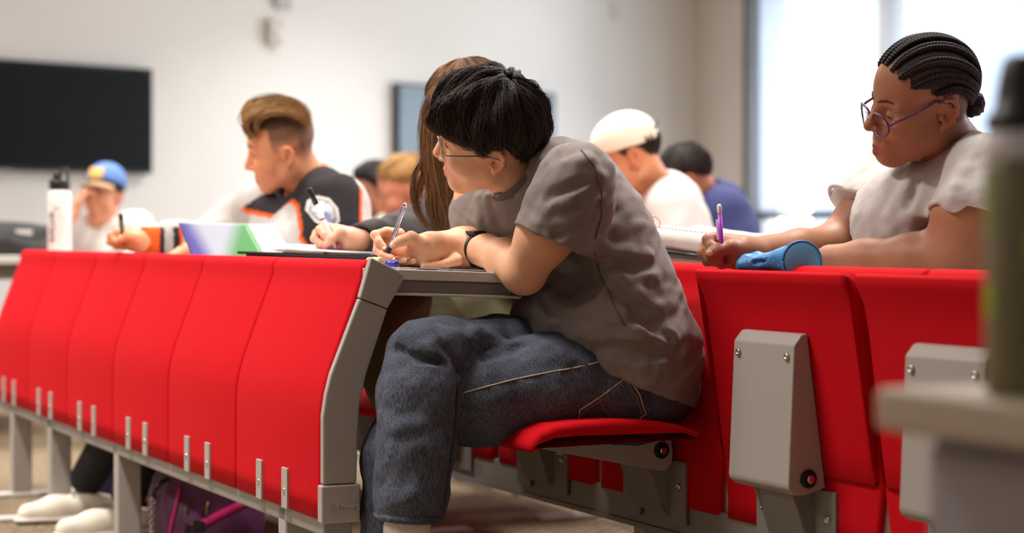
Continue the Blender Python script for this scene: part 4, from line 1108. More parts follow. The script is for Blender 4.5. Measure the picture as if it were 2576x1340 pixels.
        for ch in np.array_split(idx, max(1, len(idx)//1500)): d[ch] = np.sqrt(((X[ch][:, None]-arcs[None, ::2])**2).sum(2)).min(1)
        part = np.clip((d-.0138)/.002, 0, 1)*.4
        c[w] = hairc*(1-part[w][:, None])+skin*.8*part[w][:, None]
        return c
    paint(body.data, head_colors(S.V, MH, skin, lin(150, 80, 70), .15, scalp))
    # lighter, warm forearms as in the photograph stay the same skin; bun at the nape
    bun = Form(); bun.ell(MH @ Vector((-.100, 0, -.012)), (.022, .028, .024), .01); bun.func(lambda X: .0025*wnoise(X, 260, 2), 'add')
    wobj('hair_bun', bun.mesh('bun', .004), M_br, r)
    eyes(MH, sc, r, (1, .1, -.9), -.017, .0015); brows(MH, r, mat('brow_dark', sr(64, 40, 32), .9), .0026, .026, S)
    nail(r, at(1786, 637, Z-.0310), at(1806, 630, Z-.028), (0, -1, .2), .0062, mat('brown_skin_nail', sr(206, 154, 130), .35))
    M_tort = mat('tortoise_frame', sr(88, 50, 84), .2, noise=.7, nscale=150)
    glasses(MH, sc, r, M_tort, mat('lens_tint', (.96, .94, .98, 1), .02, trans=1, ior=1.05), .0290, .0225, .0021, .016, M_tort, x0=.108, pitch=.10, tz=.024)
    # ---- T-shirt
    M_t = mat('heather_grey_cotton', sr(184, 178, 173), .9, noise=.10, nscale=500, bump=.2, bscale=300, sheen=.1, spec=.15)
    T = Form(); lat = (tuple(D), .74)
    T.chain([(at(2395, 450, 3.88), .085), (at(2370, 520, 3.88), .125), (at(2345, 600, 3.88), .128), (at(2340, 720, 3.89), .125)], .06, flat=lat)
    T.cone(at(2275, 565, 3.84), at(2275, 600, 3.93), .072, .072, .09)
    T.chain([(at(2430, 405, 3.82), .056), (at(2482, 440, 3.68), .068), (at(2455, 545, 3.63), .076), (at(2448, 580, 3.63), .077)], .04)
    T.chain([(at(2330, 425, 3.96), .050), (at(2236, 450, 4.02), .056), (at(2168, 520, 4.0), .058), (at(2125, 580, 4.0), .06)], .04)
    def cut(cen, n, a, b, rad, inner):
        cen = npv(cen); n = npv(Vector(n).normalized()); c = Form(); c.cone(a, b, rad, rad)
        T.func(lambda X: np.maximum(-((X-cen) @ n), c(X)), 's', .003); T.cone(a, b, inner[0], inner[1], .006, 's')
    cut(at(2440, 543, 3.63), at(2420, 648, 3.62)-at(2450, 520, 3.64), at(2452, 530, 3.635), at(2425, 680, 3.62), .13, (.050, .062))
    cut(at(2138, 523, 4.0), at(2105, 620, 3.97)-at(2200, 520, 4.0), at(2165, 545, 3.995), at(2085, 640, 3.97), .11, (.044, .054))
    T.cone(at(2345, 350, 3.84), neck, .075, .068, .006, 's')
    for pts, rr_ in (([(2330, 480), (2290, 540), (2240, 580)], .010), ([(2300, 420), (2280, 480), (2240, 540)], .009), ([(2420, 430), (2390, 500), (2340, 560), (2260, 620)], .010), ([(2370, 600), (2290, 640), (2220, 648)], .010), ([(2400, 470), (2400, 520), (2385, 560)], .008)):
        q = [T.hit(*p) for p in pts]; T.chain([(p-T.normal(p)*rr_*.85, rr_*1.2) for p in q], .02)
    for pts, rr_ in (([(2170, 646), (2230, 640), (2320, 648)], .007), ([(2385, 540), (2330, 590), (2260, 640)], .007), ([(2310, 450), (2285, 520)], .006)):
        q = [T.hit(*p) for p in pts]; T.chain([(p+T.normal(p)*rr_*.4, rr_) for p in q], .012, op='s')
    T.func(lambda X: .0012*wnoise(X, 50, 21)+.0008*wnoise(X, 120, 22), 'add')
    for cen, ax_, rr_ in ((at(2441, 541, 3.632), at(2420, 648, 3.62)-at(2450, 520, 3.64), .0745), (at(2143, 519, 4.0), at(2105, 620, 3.97)-at(2200, 520, 4.0), .0575)):
        wobj('sleeve_hem', loop_ring(cen, ax_, rr_, .0045), M_t, r)
    wobj('t_shirt', T.mesh('t_shirt', .005), M_t, r)
    n_ = (at(2350, 350, 3.84)-neck).normalized(); wobj('collar', loop_ring(neck+n_*.004, n_, .068, .008), M_t, r)
    F_ = -P; hip = RW(-.42, 1.34, .54)
    trousers_and_shoes(r, hip, [hip+F_*.42+D*-.1, hip+F_*.42+D*.1], [RW(-.52, .98, .09), RW(-.32, .98, .09)], mat('black_leggings', sr(28, 27, 32), .9), M_blk, M_sole, D*.09)
    return r
girl()
pen('mechanical_pencil', 'purple mechanical pencil with white eraser in the hand of the girl with braids', at(1818, 664, 3.785), at(1809, 513, 3.775), .0044, 'pencil')
# ================================================================ WOMAN WITH LONG HAIR
def woman():
    r = person('woman with long brown hair in a charcoal jacket and olive trousers, writing', RW(.55, .6, 0))
    skin = lin(226, 168, 138); sc = .97
    MH = ear_frame(at(1205, 300, 4.30), (-.93, -.12, -.34), (-.3, -.1, .95), sc)
    S = Form(); neck = at(1260, 420, 4.42)
    head(S, MH, sc, neck=neck, neck_r=.046)
    S.cone(neck, at(1290, 520, 4.45), .05, .085, .03)
    S.chain([(at(1110, 560, 4.66), .04), (at(1010, 606, 4.56), .036), (at(905, 608, 4.43), .025)], .02)
    Z = 4.42
    S.chain([(at(910, 607, Z+.02), .0245), (at(880, 602, Z+.014), .0255), (at(852, 592, Z+.022), .022), (at(835, 584, Z+.03), .017)], .012)
    S.cone(at(880, 618, Z+.006), at(850, 624, Z+.018), .015, .012, .012)
    finger(S, [(838, 576, Z+.026, .0115), (818, 569, Z+.014, .0092), (803, 577, Z+.004, .0085), (816, 592, Z-.006, .0078), (830, 612, Z-.008, .0064), (838, 619, Z-.008, .0055)])
    finger(S, [(830, 584, Z+.03, .011), (796, 586, Z+.016, .009), (790, 600, Z+.006, .0085), (808, 614, Z-.002, .0075), (846, 619, Z-.004, .006)])
    finger(S, [(832, 600, Z+.03, .0105), (800, 608, Z+.018, .0085), (804, 620, Z+.008, .008), (832, 626, Z, .0062)])
    finger(S, [(838, 610, Z+.03, .0098), (815, 622, Z+.022, .0078), (830, 629, Z+.01, .007), (858, 627, Z+.004, .0056)])
    finger(S, [(880, 597, Z, .015), (856, 584, Z-.010, .0115), (834, 600, Z-.018, .0095), (820, 616, Z-.020, .0072)], .006)
    body = wobj('body', S.mesh('body', .004), M_skin, r); paint(body.data, head_colors(S.V, MH, skin, lin(190, 100, 96), .3))
    eyes(MH, sc, r)
    M_pink = mat('pink_nail_varnish', sr(226, 110, 150), .25, noise=.3, nscale=900)
    for a, b in (((817, 619, Z-.0245), (834, 600, Z-.02)), ((838, 619, Z-.0135), (818, 596, Z-.008)), ((850, 619, Z-.0105), (815, 616, Z-.003))): nail(r, at(*a), at(*b), (0, -1, .2), .0058, M_pink)
    M_h = hair_mat('chestnut_hair', sr(62, 41, 27), sr(160, 112, 70), .42, .4)
    def zend(az): return float(np.interp(az, [0, .4, .8, 1.2, 3.2], [.078, .070, .020, -.03, -.06]))
    W, R, V2, F2 = crown_hair(MH, (-.02, .004, .13), zend, 3600, .009, .0008, seed=8, swirl=.10, length=(.9, 1.7), wav=.0008, m=10)
    parts = [strands_vf(W, R), (V2, F2)]
    A = lambda *pts: [at(*p) for p in pts]
    g = [(A((1160, 198, 4.34), (1090, 230, 4.29), (1070, 320, 4.27), (1078, 420, 4.27), (1100, 520, 4.28), (1110, 600, 4.29)), 1.2, .8),
         (A((1180, 198, 4.34), (1110, 240, 4.26), (1095, 330, 4.25), (1105, 430, 4.25), (1130, 520, 4.26), (1140, 606, 4.27)), 1.6, 1.0),
         (A((1200, 198, 4.34), (1140, 250, 4.24), (1125, 350, 4.235), (1140, 450, 4.24), (1155, 540, 4.25), (1160, 608, 4.26)), 1.6, 1.0),
         (A((1220, 198, 4.34), (1180, 250, 4.23), (1165, 360, 4.225), (1170, 460, 4.23), (1178, 540, 4.24), (1180, 600, 4.25)), 1.6, 1.0),
         (A((1240, 208, 4.34), (1220, 260, 4.23), (1205, 380, 4.225), (1200, 480, 4.23), (1196, 580, 4.25)), 1.2, 1.0),
         (A((1260, 218, 4.34), (1265, 260, 4.27), (1250, 380, 4.25), (1230, 480, 4.26), (1215, 590, 4.28)), 1.0, 1.2),
         (A((1165, 190, 4.38), (1100, 215, 4.42), (1075, 300, 4.46), (1085, 400, 4.47), (1110, 560, 4.48)), 1.0, 1.0),
         (A((1100, 350, 4.27), (1055, 410, 4.26), (1034, 460, 4.255), (1036, 510, 4.255), (1062, 560, 4.26), (1100, 590, 4.27)), .10, .22),
         (A((1095, 360, 4.27), (1070, 420, 4.265), (1052, 480, 4.26), (1050, 530, 4.26), (1075, 575, 4.27)), .08, .22),
         (A((1090, 330, 4.27), (1068, 390, 4.265), (1085, 450, 4.26), (1075, 520, 4.26), (1098, 585, 4.27)), .10, .3)]
    gp, gr_ = guide_hair(g, 6400, .0125, .00075, m=13, wav=.005, seed=4); parts.append(strands_vf(gp, gr_))
    wobj('hair', join_mesh('hair', parts), M_h, r)
    M_j = mat('charcoal_jacket_cloth', sr(72, 68, 68), .85, noise=.06, nscale=300, bump=.2, bscale=300, spec=.2)
    T = Form(); lat = (tuple(D), .72)
    T.chain([(at(1280, 480, 4.46), .08), (at(1300, 560, 4.46), .115), (at(1340, 700, 4.47), .12), (at(1360, 830, 4.48), .14)], .05, flat=lat)
    T.chain([(at(1270, 490, 4.55), .06), (at(1120, 545, 4.66), .066), (at(1060, 585, 4.62), .062), (at(1010, 600, 4.56), .056), (at(940, 606, 4.475), .042), (at(908, 607, 4.435), .040)], .03)
    T.chain([(at(1290, 490, 4.38), .065), (at(1235, 560, 4.28), .06), (at(1190, 615, 4.28), .052), (at(1120, 640, 4.38), .04)], .03)
    T.cone(at(1330, 790, 4.44), at(1095, 772, 4.36), .085, .055, .04)
    d_ = (at(880, 606, 4.40)-at(940, 606, 4.475)).normalized(); T.half(at(902, 606, 4.43), d_, .003)
    T.cone(at(930, 607, 4.46), at(890, 607, 4.41), .030, .034, .004, 's')
    for pts, rr_ in (([(1000, 548), (1020, 590), (1010, 630)], .008), ([(960, 560), (975, 590), (965, 632)], .006), ([(1040, 525), (1055, 560), (1060, 590)], .008), ([(920, 578), (925, 605), (920, 636)], .005)):
        q = [T.hit(*p) for p in pts]; T.chain([(p-T.normal(p)*rr_*.8, rr_*1.2) for p in q], .015)
    T.func(lambda X: .002*wnoise(X, 60, 31), 'add')
    wobj('jacket', T.mesh('jacket', .006), M_j, r)
    M_ol = mat('olive_twill', sr(92, 90, 62), .9, noise=.08, nscale=200, bump=.15)
    J = Form(); J.chain([(at(1330, 870, 4.42), .10), (at(1180, 815, 4.33), .085), (at(1010, 800, 4.22), .070), (at(958, 812, 4.18), .066)], .03)
    J.chain([(at(958, 815, 4.18), .064), (at(990, 950, 4.22), .058), (at(1030, 1120, 4.28), .05), (at(1040, 1190, 4.3), .05)], .03)
    J.chain([(at(1330, 880, 4.55), .10), (at(1190, 880, 4.48), .085), (at(1040, 880, 4.40), .068), (at(1040, 1000, 4.42), .056), (at(1045, 1230, 4.44), .05)], .03)
    J.func(lambda X: .0018*wnoise(X, 70, 33), 'add')
    wobj('trousers', J.mesh('trousers', .007), M_ol, r)
    for a in (at(1042, 1200, 4.3), at(1046, 1240, 4.44)):
        a.z = 0; shoe(r, a+P*.05, a-P*.2, M_blk, M_sole)
    return r
woman()
pen('felt_pen', 'white felt pen with black cap in the hand of the long-haired woman', at(847, 628, 4.405), at(777, 473, 4.40), .0056, 'felt')

# ================================================================ MAN IN THE HOCKEY JERSEY
def jersey_man():
    r = person('man with swept-back blond hair in a white, black and orange jersey', RW(1.6, .6, 0))
    skin = lin(224, 152, 112)
    MH = ear_frame(at(716, 398, 5.24), (-.965, -.06, -.22), (-.1, -.36, .92), .90)
    S = Form(); neck = at(785, 480, 5.36)
    head(S, MH, .90, nose=1.05, neck=neck, neck_r=.060)
    S.cone(neck, at(790, 540, 5.38), .06, .1, .03)
    S.chain([(at(560, 606, 5.55), .04), (at(440, 608, 5.42), .035), (at(358, 606, 5.32), .027)], .02)
    Z = 5.30
    S.chain([(at(360, 607, Z+.02), .027), (at(335, 604, Z+.02), .028), (at(308, 598, Z+.03), .022)], .012)
    finger(S, [(312, 590, Z+.02, .012), (292, 584, Z+.008, .0105), (278, 592, Z, .0095), (288, 604, Z-.008, .0085), (300, 610, Z-.01, .0075)])
    finger(S, [(306, 598, Z+.024, .012), (282, 598, Z+.012, .010), (276, 608, Z+.004, .0095), (292, 616, Z-.004, .008)])
    finger(S, [(310, 606, Z+.026, .011), (288, 610, Z+.016, .0095), (292, 618, Z+.008, .009), (310, 620, Z, .0075)])
    finger(S, [(316, 612, Z+.026, .010), (300, 617, Z+.016, .0085), (312, 622, Z+.01, .0075), (328, 620, Z+.004, .0065)])
    finger(S, [(338, 598, Z-.006, .016), (318, 594, Z-.012, .0125), (304, 602, Z-.018, .0100), (296, 609, Z-.018, .008)], .006)
    hand(S, at(560, 612, 5.20), at(480, 620, 5.16)-at(560, 612, 5.20), (0, 0, -1), 1, (.2, .2, .2, .2), .3, 1)
    S.chain([(at(800, 620, 5.18), .04), (at(690, 625, 5.2), .038), (at(560, 612, 5.20), .027)], .02)
    body = wobj('body', S.mesh('body', .0045), M_skin, r)
    hc = lin(92, 66, 52)
    def fade(X, c):
        u = (X-np.array(CR_C))/np.array(CR_R)
        w = np.clip((X[:, 2]-.012)/.05, 0, 1)*np.clip((.42-u[:, 0]+.0*u[:, 2])/.10, 0, 1)*(np.abs(X[:, 1]) < .0800)
        w2 = np.clip((-.25-u[:, 0])/.3, 0, 1)*np.clip((X[:, 2]+.055)/.07, 0, 1); w = np.maximum(w, w2)*.9
        ear = (np.abs(X[:, 1]) > .0705) & (X[:, 0] > -.032) & (X[:, 0] < .01) & (np.abs(X[:, 2]) < .036); w[ear] = 0
        return c*(1-w[:, None])+hc*w[:, None]
    paint(body.data, head_colors(S.V, MH, skin, lin(190, 96, 80), .35, fade))
    eyes(MH, .90, r, (1, 0, -.6))
    M_h = hair_mat('blond_streaked_hair', sr(74, 46, 26), sr(206, 156, 92), .45, .4); brows(MH, r, mat('brow_brown', sr(110, 66, 40), .8), .003, .041, S)
    G = []
    for y in np.linspace(-.064, .064, 11):
        k = 1-(abs(y)/.09)**2
        G.append(([MH @ Vector(q) for q in ((.080, y, .085), (.100, y*1.02, .105+.012*k), (.085, y*1.02, .135+.012*k), (.040, y*1.03, .146+.012*k), (-.020, y*1.03, .142+.008*k), (-.065, y, .118), (-.092, y*.9, .085))], 1, 1))
        G.append(([MH @ Vector(q) for q in ((.060, y, .10), (.060, y*1.05, .132+.010*k), (.010, y*1.08, .144+.010*k), (-.045, y*1.05, .132), (-.088, y*.95, .095), (-.098, y*.9, .070))], 1, 1))
    gp, gr_ = guide_hair(G, 2600, .0055, .0011, m=12, wav=.004, seed=6); parts = [strands_vf(gp, gr_)]
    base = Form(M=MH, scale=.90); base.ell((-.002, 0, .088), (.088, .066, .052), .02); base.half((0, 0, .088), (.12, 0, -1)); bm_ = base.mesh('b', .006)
    wobj('hair', join_mesh('hair', parts), M_h, r); wobj('hair_base', bm_, mat('hair_base_brown', sr(84, 56, 34), .7, noise=.3, nscale=60), r)  # mottled brown hair base under the loose strands
    # jersey
    T = Form(); lat = (tuple(D), .68)
    T.chain([(at(790, 505, 5.38), .085), (at(785, 570, 5.38), .13), (at(785, 660, 5.38), .14), (at(800, 800, 5.4), .15)], .05, flat=lat)
    T.cone(at(700, 560, 5.36), at(700, 620, 5.36), .07, .08, .06)
    T.chain([(at(800, 480, 5.30), .06), (at(843, 520, 5.20), .078), (at(838, 590, 5.17), .088), (at(800, 635, 5.18), .075), (at(690, 632, 5.2), .062), (at(600, 622, 5.2), .05)], .05)
    T.chain([(at(740, 490, 5.45), .06), (at(655, 525, 5.55), .075), (at(595, 570, 5.58), .072), (at(560, 600, 5.55), .06), (at(450, 606, 5.43), .048), (at(345, 606, 5.315), .040)], .05)
    T.half(at(348, 606, 5.32), at(300, 606, 5.27)-at(440, 608, 5.42), .003); T.cone(at(365, 606, 5.335), at(330, 606, 5.30), .030, .034, .004, 's')
    T.cone(at(735, 440, 5.32), neck, .074, .066, .006, 's')
    T.func(lambda X: .004*wnoise(X, 32, 41)+.002*wnoise(X, 75, 42), 'add')
    me = T.mesh('jersey', .0055); x, y = proj(T.V)
    white = lin(186, 180, 176); blk = lin(46, 42, 44); org = lin(226, 92, 34)
    c = np.tile(white, (len(x), 1)); near = T.V[:, 1] < 5.42
    yoke = [(690, 540), (735, 500), (752, 512), (763, 580), (758, 590), (800, 655), (835, 625), (860, 580), (905, 560), (905, 470), (860, 400), (740, 400), (690, 470), (610, 520), (640, 530)]
    yo2 = [(px_+(-9 if px_ < 770 else 6), py_+9) for px_, py_ in yoke]
    a = inpoly(x, y, yo2); c[a] = org; a = inpoly(x, y, yoke); c[a] = blk
    back = ((~near) & (y < 560)); c[back & (x > 700)] = blk
    cuff = (x < 460) & (y > 570); c[cuff & (x < 402)] = org; c[cuff & (x > 402) & (x < 414)] = blk; c[cuff & (x > 436) & (x < 452)] = blk; c[cuff & (x > 452)] = org
    paint(me, c); wobj('jersey', me, M_paint('jersey_knit', noise=.03, nscale=300, bump=.15), r)
    n_ = (at(745, 440, 5.32)-neck).normalized(); wobj('collar', loop_ring(neck+n_*.02, n_, .068, .010), mat('orange_rib', sr(232, 110, 40), .9), r)
    # sleeve patch
    pts = [(770, 530), (775, 505), (800, 493), (830, 500), (850, 525), (855, 555), (845, 575), (825, 575), (795, 560)]
    def patch(name, pts, m, off, k=1.0):
        cx = sum(p[0] for p in pts)/len(pts); cy = sum(p[1] for p in pts)/len(pts); V = [T.hit(cx, cy)]; n = len(pts)*3; F = []
        for rr_ in (.5, 1.0):
            for i in range(n):
                j = i//3; fr = (i % 3)/3; q = [pts[j][z]*(1-fr)+pts[(j+1) % len(pts)][z]*fr for z in (0, 1)]; V.append(T.hit(cx+(q[0]-cx)*rr_*k, cy+(q[1]-cy)*rr_*k))
        V = [v+T.normal(v)*off for v in V]
        for i in range(n): F.append((0, 1+i, 1+(i+1) % n)); F.append((1+i, 1+n+i, 1+n+(i+1) % n, 1+(i+1) % n))
        return wobj(name, mesh_from(name, V, F), m, r)
    patch('sleeve_patch', pts, mat('patch_white', sr(204, 200, 196), .8), .004)
    patch('patch_ring', pts, mat('patch_grey', sr(150, 138, 130), .8), .0055, .82); patch('patch_emblem', pts, mat('patch_pale', sr(190, 193, 200), .8), .007, .66)
    patch('patch_emblem', [(812, 540), (822, 533), (836, 548), (846, 556), (838, 568), (824, 566)], mat('patch_blue', sr(120, 132, 170), .8), .0085, .9)
    hip = RW(1.58, .62, .54); trousers_and_shoes(r, hip, [RW(1.48, .2, .56), RW(1.72, .2, .56)], [RW(1.86, .13, .09), RW(2.2, .10, .09)], mat('black_jeans', sr(22, 21, 24), .9), M_whiteshoe, M_sole, D*.1, laces=mat('grey_lace', sr(150, 138, 122), .9))
    return r
jersey_man()
pen('black_pen', 'black pen with yellow lettering in the hand of the man in the jersey', at(312, 618, 5.285), at(303, 537, 5.28), .0062, 'dark')

# ================================================================ PEOPLE FURTHER BACK
def cap_mesh(r, M, crown_m, brim_m, back=False, patch=None, strap=None, brim_len=.075, tilt=0):
    S = Form(M=M, scale=M.to_scale()[0]); S.ell((-.002, 0, .062), (.108, .089, .092), .01); S.half((0, 0, .046), (.18, 0, -1), .006)
    wobj('cap_crown', S.mesh('cap', .005), crown_m, r)
    V = []; F = []; n = 15
    for j in range(5):
        for i in range(n):
            a = (-.5+i/(n-1))*2.0; q = j/4; rad = .098+brim_len*q*math.cos(a*.8)
            V.append(M @ Vector((rad*math.cos(a), (.085+.012*q)*math.sin(a)*1.05, .050-.020*q-.016*(math.sin(a)**2)*1.2)))
    for j in range(4):
        for i in range(n-1): F.append((j*n+i, j*n+i+1, (j+1)*n+i+1, (j+1)*n+i))
    o = wobj('cap_brim', mesh_from('brim', V, F), brim_m, r); sd = o.modifiers.new('solid', 'SOLIDIFY'); sd.thickness = .004
    if patch:
        V = [M @ Vector((.104*math.cos(b)*math.cos(a), .089*math.sin(a), .062+.093*math.sin(b)))+(M.to_3x3() @ Vector((.006, 0, .002))) for b in (.05, .25, .45, .62) for a in np.linspace(-.42, .42, 9)]
        F = [(j*9+i, j*9+i+1, (j+1)*9+i+1, (j+1)*9+i) for j in range(3) for i in range(8)]; wobj('cap_patch', mesh_from('patch', V, F), patch, r)
    if strap: wobj('cap_strap', tube('strap', [M @ Vector(q) for q in ((-.098, -.03, .060), (-.118, 0, .072), (-.098, .03, .060))], .007, 6), strap, r)
def sitter(label, ear, Z, f, up, skin, neck, torso, shoulders, arms, shirt, hairm=None, zend=None, sc=1.0, side=1, vox=.008, loc=None, extra_body=None, collar_r=.07, hair_n=700, hair_lift=.016, crown=(-.045, 0, .122), rhomin=.02):
    p0 = at(neck[0], neck[1], neck[2]); p0.z = 0
    r = person(label, p0); MH = ear_frame(at(ear[0], ear[1], Z), f, up, sc, side)
    S = Form(); nk = at(*neck); head(S, MH, sc, neck=nk, neck_r=.055)
    S.cone(nk, at(*torso[0][:3])-Vector((0, 0, .03)), .055, .07, .03)
    for ch in arms: S.chain([(at(*q[:3]), q[3]) for q in ch['bare']], .02) if ch.get('bare') else None
    for ch in arms:
        w = ch['hand']; hand(S, at(*w[0]), at(*w[1])-at(*w[0]), w[2], 1.0, w[3] if len(w) > 3 else (.5, .6, .7, .8), .5, ch.get('side', 1))
    b = wobj('body', S.mesh('body', vox*.7), M_skin, r); paint(b.data, head_colors(S.V, MH, skin, lin(186, 100, 88), .3, extra_body)); eyes(MH, sc, r); 
    T = Form(); T.chain([(at(*q[:3]), q[3]) for q in torso], .05, flat=(tuple(D), .7))
    for q in shoulders: T.chain([(at(*w[:3]), w[3]) for w in q], .04)
    T.cone(MH @ Vector((-.015, 0, -.06)), nk, collar_r, collar_r*.9, .008, 's')
    T.func(lambda X: .003*wnoise(X, 40, 51), 'add')
    wobj('shirt', T.mesh('shirt', vox), shirt, r)
    if hairm is not None:
        W, R, V2, F2 = crown_hair(MH, crown, zend, hair_n, hair_lift, .0016, m=8, length=(.5, 1.0), rhomin=rhomin); wobj('hair', join_mesh('hair', [strands_vf(W, R), (V2, F2)]), hairm, r); brows(MH, r, hairm, .0035, .041, S)
    return r, MH
short = lambda az: float(np.interp(az, [0, .6, 1.1, 1.25, 1.3, 1.4, 1.5, 2.0, 2.5, 3.2], [.085, .078, .05, .03, -.01, -.01, .036, .030, -.03, -.045]))
M_hblk = hair_mat('dark_brown_hair', sr(22, 18, 17), sr(50, 38, 32), .45, .4)
M_white_t = mat('white_cotton', sr(200, 195, 190), .9, noise=.03, nscale=200, bump=.1)
M_navy = mat('navy_cotton', sr(44, 50, 96), .9, noise=.05, nscale=200, bump=.1)
M_trs = mat('dark_trousers', sr(40, 40, 46), .9)
M_tan = mat('tan_rubber', sr(206, 160, 116), .6)
# man in the cream cap
r, MH = sitter('man in a cream cap and white T-shirt bent over his desk', (1590, 404), 6.12, (-.86, .10, -.42), (-.42, -.06, .9), lin(206, 140, 100), (1650, 478, 6.25),
    [(1675, 500, 6.3, .09), (1668, 560, 6.3, .125), (1665, 650, 6.3, .14), (1680, 780, 6.3, .15)], [[(1670, 480, 6.2, .06), (1690, 530, 6.08, .075), (1700, 600, 6.05, .075), (1660, 640, 6.02, .05)], [(1640, 490, 6.4, .06), (1590, 520, 6.55, .07), (1570, 580, 6.55, .06)]],
    [{'bare': [(1690, 600, 6.06, .042), (1600, 636, 6.0, .032), (1545, 640, 5.98, .026)], 'hand': ((1545, 640, 5.98), (1470, 644, 5.96), (0, 0, -1))}, {'bare': [(1575, 590, 6.55, .042), (1520, 640, 6.5, .034), (1450, 642, 6.45, .026)], 'hand': ((1450, 642, 6.45), (1400, 644, 6.42), (0, 0, -1)), 'side': -1}],
    M_white_t, M_hblk, short, sc=1.02, rhomin=1.15, hair_lift=.008)
cap_mesh(r, MH @ Matrix.Translation((0, 0, -.004)), mat('cream_twill', sr(236, 220, 196), .9, bump=.1), mat('cream_twill', sr(236, 220, 196), .9), strap=M_blk, brim_len=.07)
hip = at(1690, 800, 6.35); hip.z = .54; trousers_and_shoes(r, hip, [hip-P*.42-D*.1, hip-P*.42+D*.1], [Vector((at(1385, 1238, 6.27).x+.07, 6.30, .09)), Vector((at(1235, 1200, 6.66).x+.07, 6.69, .09))], M_trs, M_blk, M_tan, D*.1)
# man in navy
r, MH = sitter('man in a navy polo shirt with cropped dark hair, head bowed', (1733, 462), 7.05, (-.82, .20, -.50), (-.5, -.1, .86), lin(176, 112, 84), (1772, 500, 7.15),
    [(1800, 510, 7.2, .09), (1800, 570, 7.2, .13), (1790, 660, 7.2, .15), (1800, 760, 7.2, .15)], [[(1800, 500, 7.1, .06), (1830, 540, 6.98, .08), (1848, 600, 6.95, .075), (1830, 650, 6.92, .06)], [(1780, 500, 7.3, .06), (1730, 530, 7.45, .07), (1700, 600, 7.4, .06)]],
    [{'bare': [(1830, 640, 6.93, .04), (1760, 660, 6.9, .03)], 'hand': ((1760, 655, 6.9), (1690, 655, 6.88), (0, 0, -1))}, {'bare': [(1700, 600, 7.4, .04), (1660, 640, 7.35, .03)], 'hand': ((1660, 640, 7.35), (1600, 645, 7.3), (0, 0, -1)), 'side': -1}],
    M_navy, hair_mat('cropped_dark_hair', sr(24, 20, 20), sr(64, 48, 42), .5, .4), lambda az: float(np.interp(az, [0, .6, 1.1, 1.25, 1.5, 2.0, 2.5, 3.2], [.085, .078, .05, .02, .036, .020, -.03, -.05])), hair_lift=.008)
hip = at(1810, 820, 7.2); hip.z = .54; trousers_and_shoes(r, hip, [hip-P*.42-D*.1, hip-P*.42+D*.1], [hip-P*.45-D*.1-Vector((0, 0, .45)), hip-P*.45+D*.1-Vector((0, 0, .45))], M_trs, M_blk, M_tan, D*.1)
# bearded blond man and dark-haired person behind him
r, MH = sitter('man with short blond hair and stubble in a dark jacket, head bowed', (1030, 492), 7.5, (-.93, -.10, -.30), (-.3, -.12, .93), lin(206, 136, 108), (1060, 556, 7.6),
    [(1075, 585, 7.65, .09), (1075, 640, 7.65, .13), (1080, 740, 7.65, .15)], [[(1070, 570, 7.55, .06), (1085, 600, 7.4, .08), (1060, 650, 7.35, .06)], [(1050, 570, 7.75, .06), (1000, 600, 7.85, .075), (960, 640, 7.8, .055)]],
    [{'bare': [(1060, 650, 7.35, .04), (1000, 650, 7.3, .03)], 'hand': ((1000, 648, 7.3), (950, 648, 7.28), (0, 0, -1))}, {'bare': [(960, 640, 7.8, .04), (930, 648, 7.75, .03)], 'hand': ((930, 648, 7.75), (890, 648, 7.7), (0, 0, -1)), 'side': -1}],
    mat('dark_jacket', sr(58, 50, 56), .9), hair_mat('sandy_hair', sr(150, 104, 58), sr(214, 168, 100), .45, .4), lambda az: float(np.interp(az, [0, .6, 1.1, 1.5, 2.0, 3.2], [.085, .078, .06, .045, .03, 0])), sc=1.06)
wobj('inner_shirt', loop_ring(at(1040, 574, 7.52), (-.3, -.5, .8), .07, .028), mat('magenta_cotton', sr(150, 44, 96), .9), r)
hip = at(1085, 820, 7.7); hip.z = .54; trousers_and_shoes(r, hip, [hip-P*.42-D*.1, hip-P*.42+D*.1], [Vector((at(930, 1140, 7.35).x+.08, 7.40, .09)), Vector((at(905, 1110, 7.7).x+.08, 7.75, .09))], M_trs, M_whiteshoe, M_sole, D*.1)
r, MH = sitter('person with black hair in a sage grey top beyond the blond man', (958, 487), 8.2, (-.90, -.30, -.22), (-.2, -.1, .96), lin(176, 116, 92), (985, 540, 8.28),
    [(990, 570, 8.32, .085), (985, 620, 8.32, .125), (990, 720, 8.32, .14)], [[(985, 555, 8.2, .06), (975, 590, 8.05, .075), (950, 630, 8.0, .055)], [(965, 555, 8.4, .06), (920, 580, 8.5, .075), (900, 620, 8.45, .055)]],
    [{'bare': [(950, 630, 8.0, .04), (910, 636, 7.95, .03)], 'hand': ((910, 634, 7.95), (860, 636, 7.9), (0, 0, -1))}, {'bare': [(900, 620, 8.45, .04), (880, 630, 8.4, .03)], 'hand': ((880, 630, 8.4), (840, 632, 8.36), (0, 0, -1)), 'side': -1}],
    mat('sage_cotton', sr(150, 144, 132), .9, noise=.15, nscale=30), M_hblk, short, sc=.95)
hip = at(1000, 800, 8.35); hip.z = .54; trousers_and_shoes(r, hip, [hip-P*.42-D*.1, hip-P*.42+D*.1], [hip-P*.45-D*.1-Vector((0, 0, .45)), hip-P*.45+D*.1-Vector((0, 0, .45))], M_trs, M_blk, M_sole, D*.1)
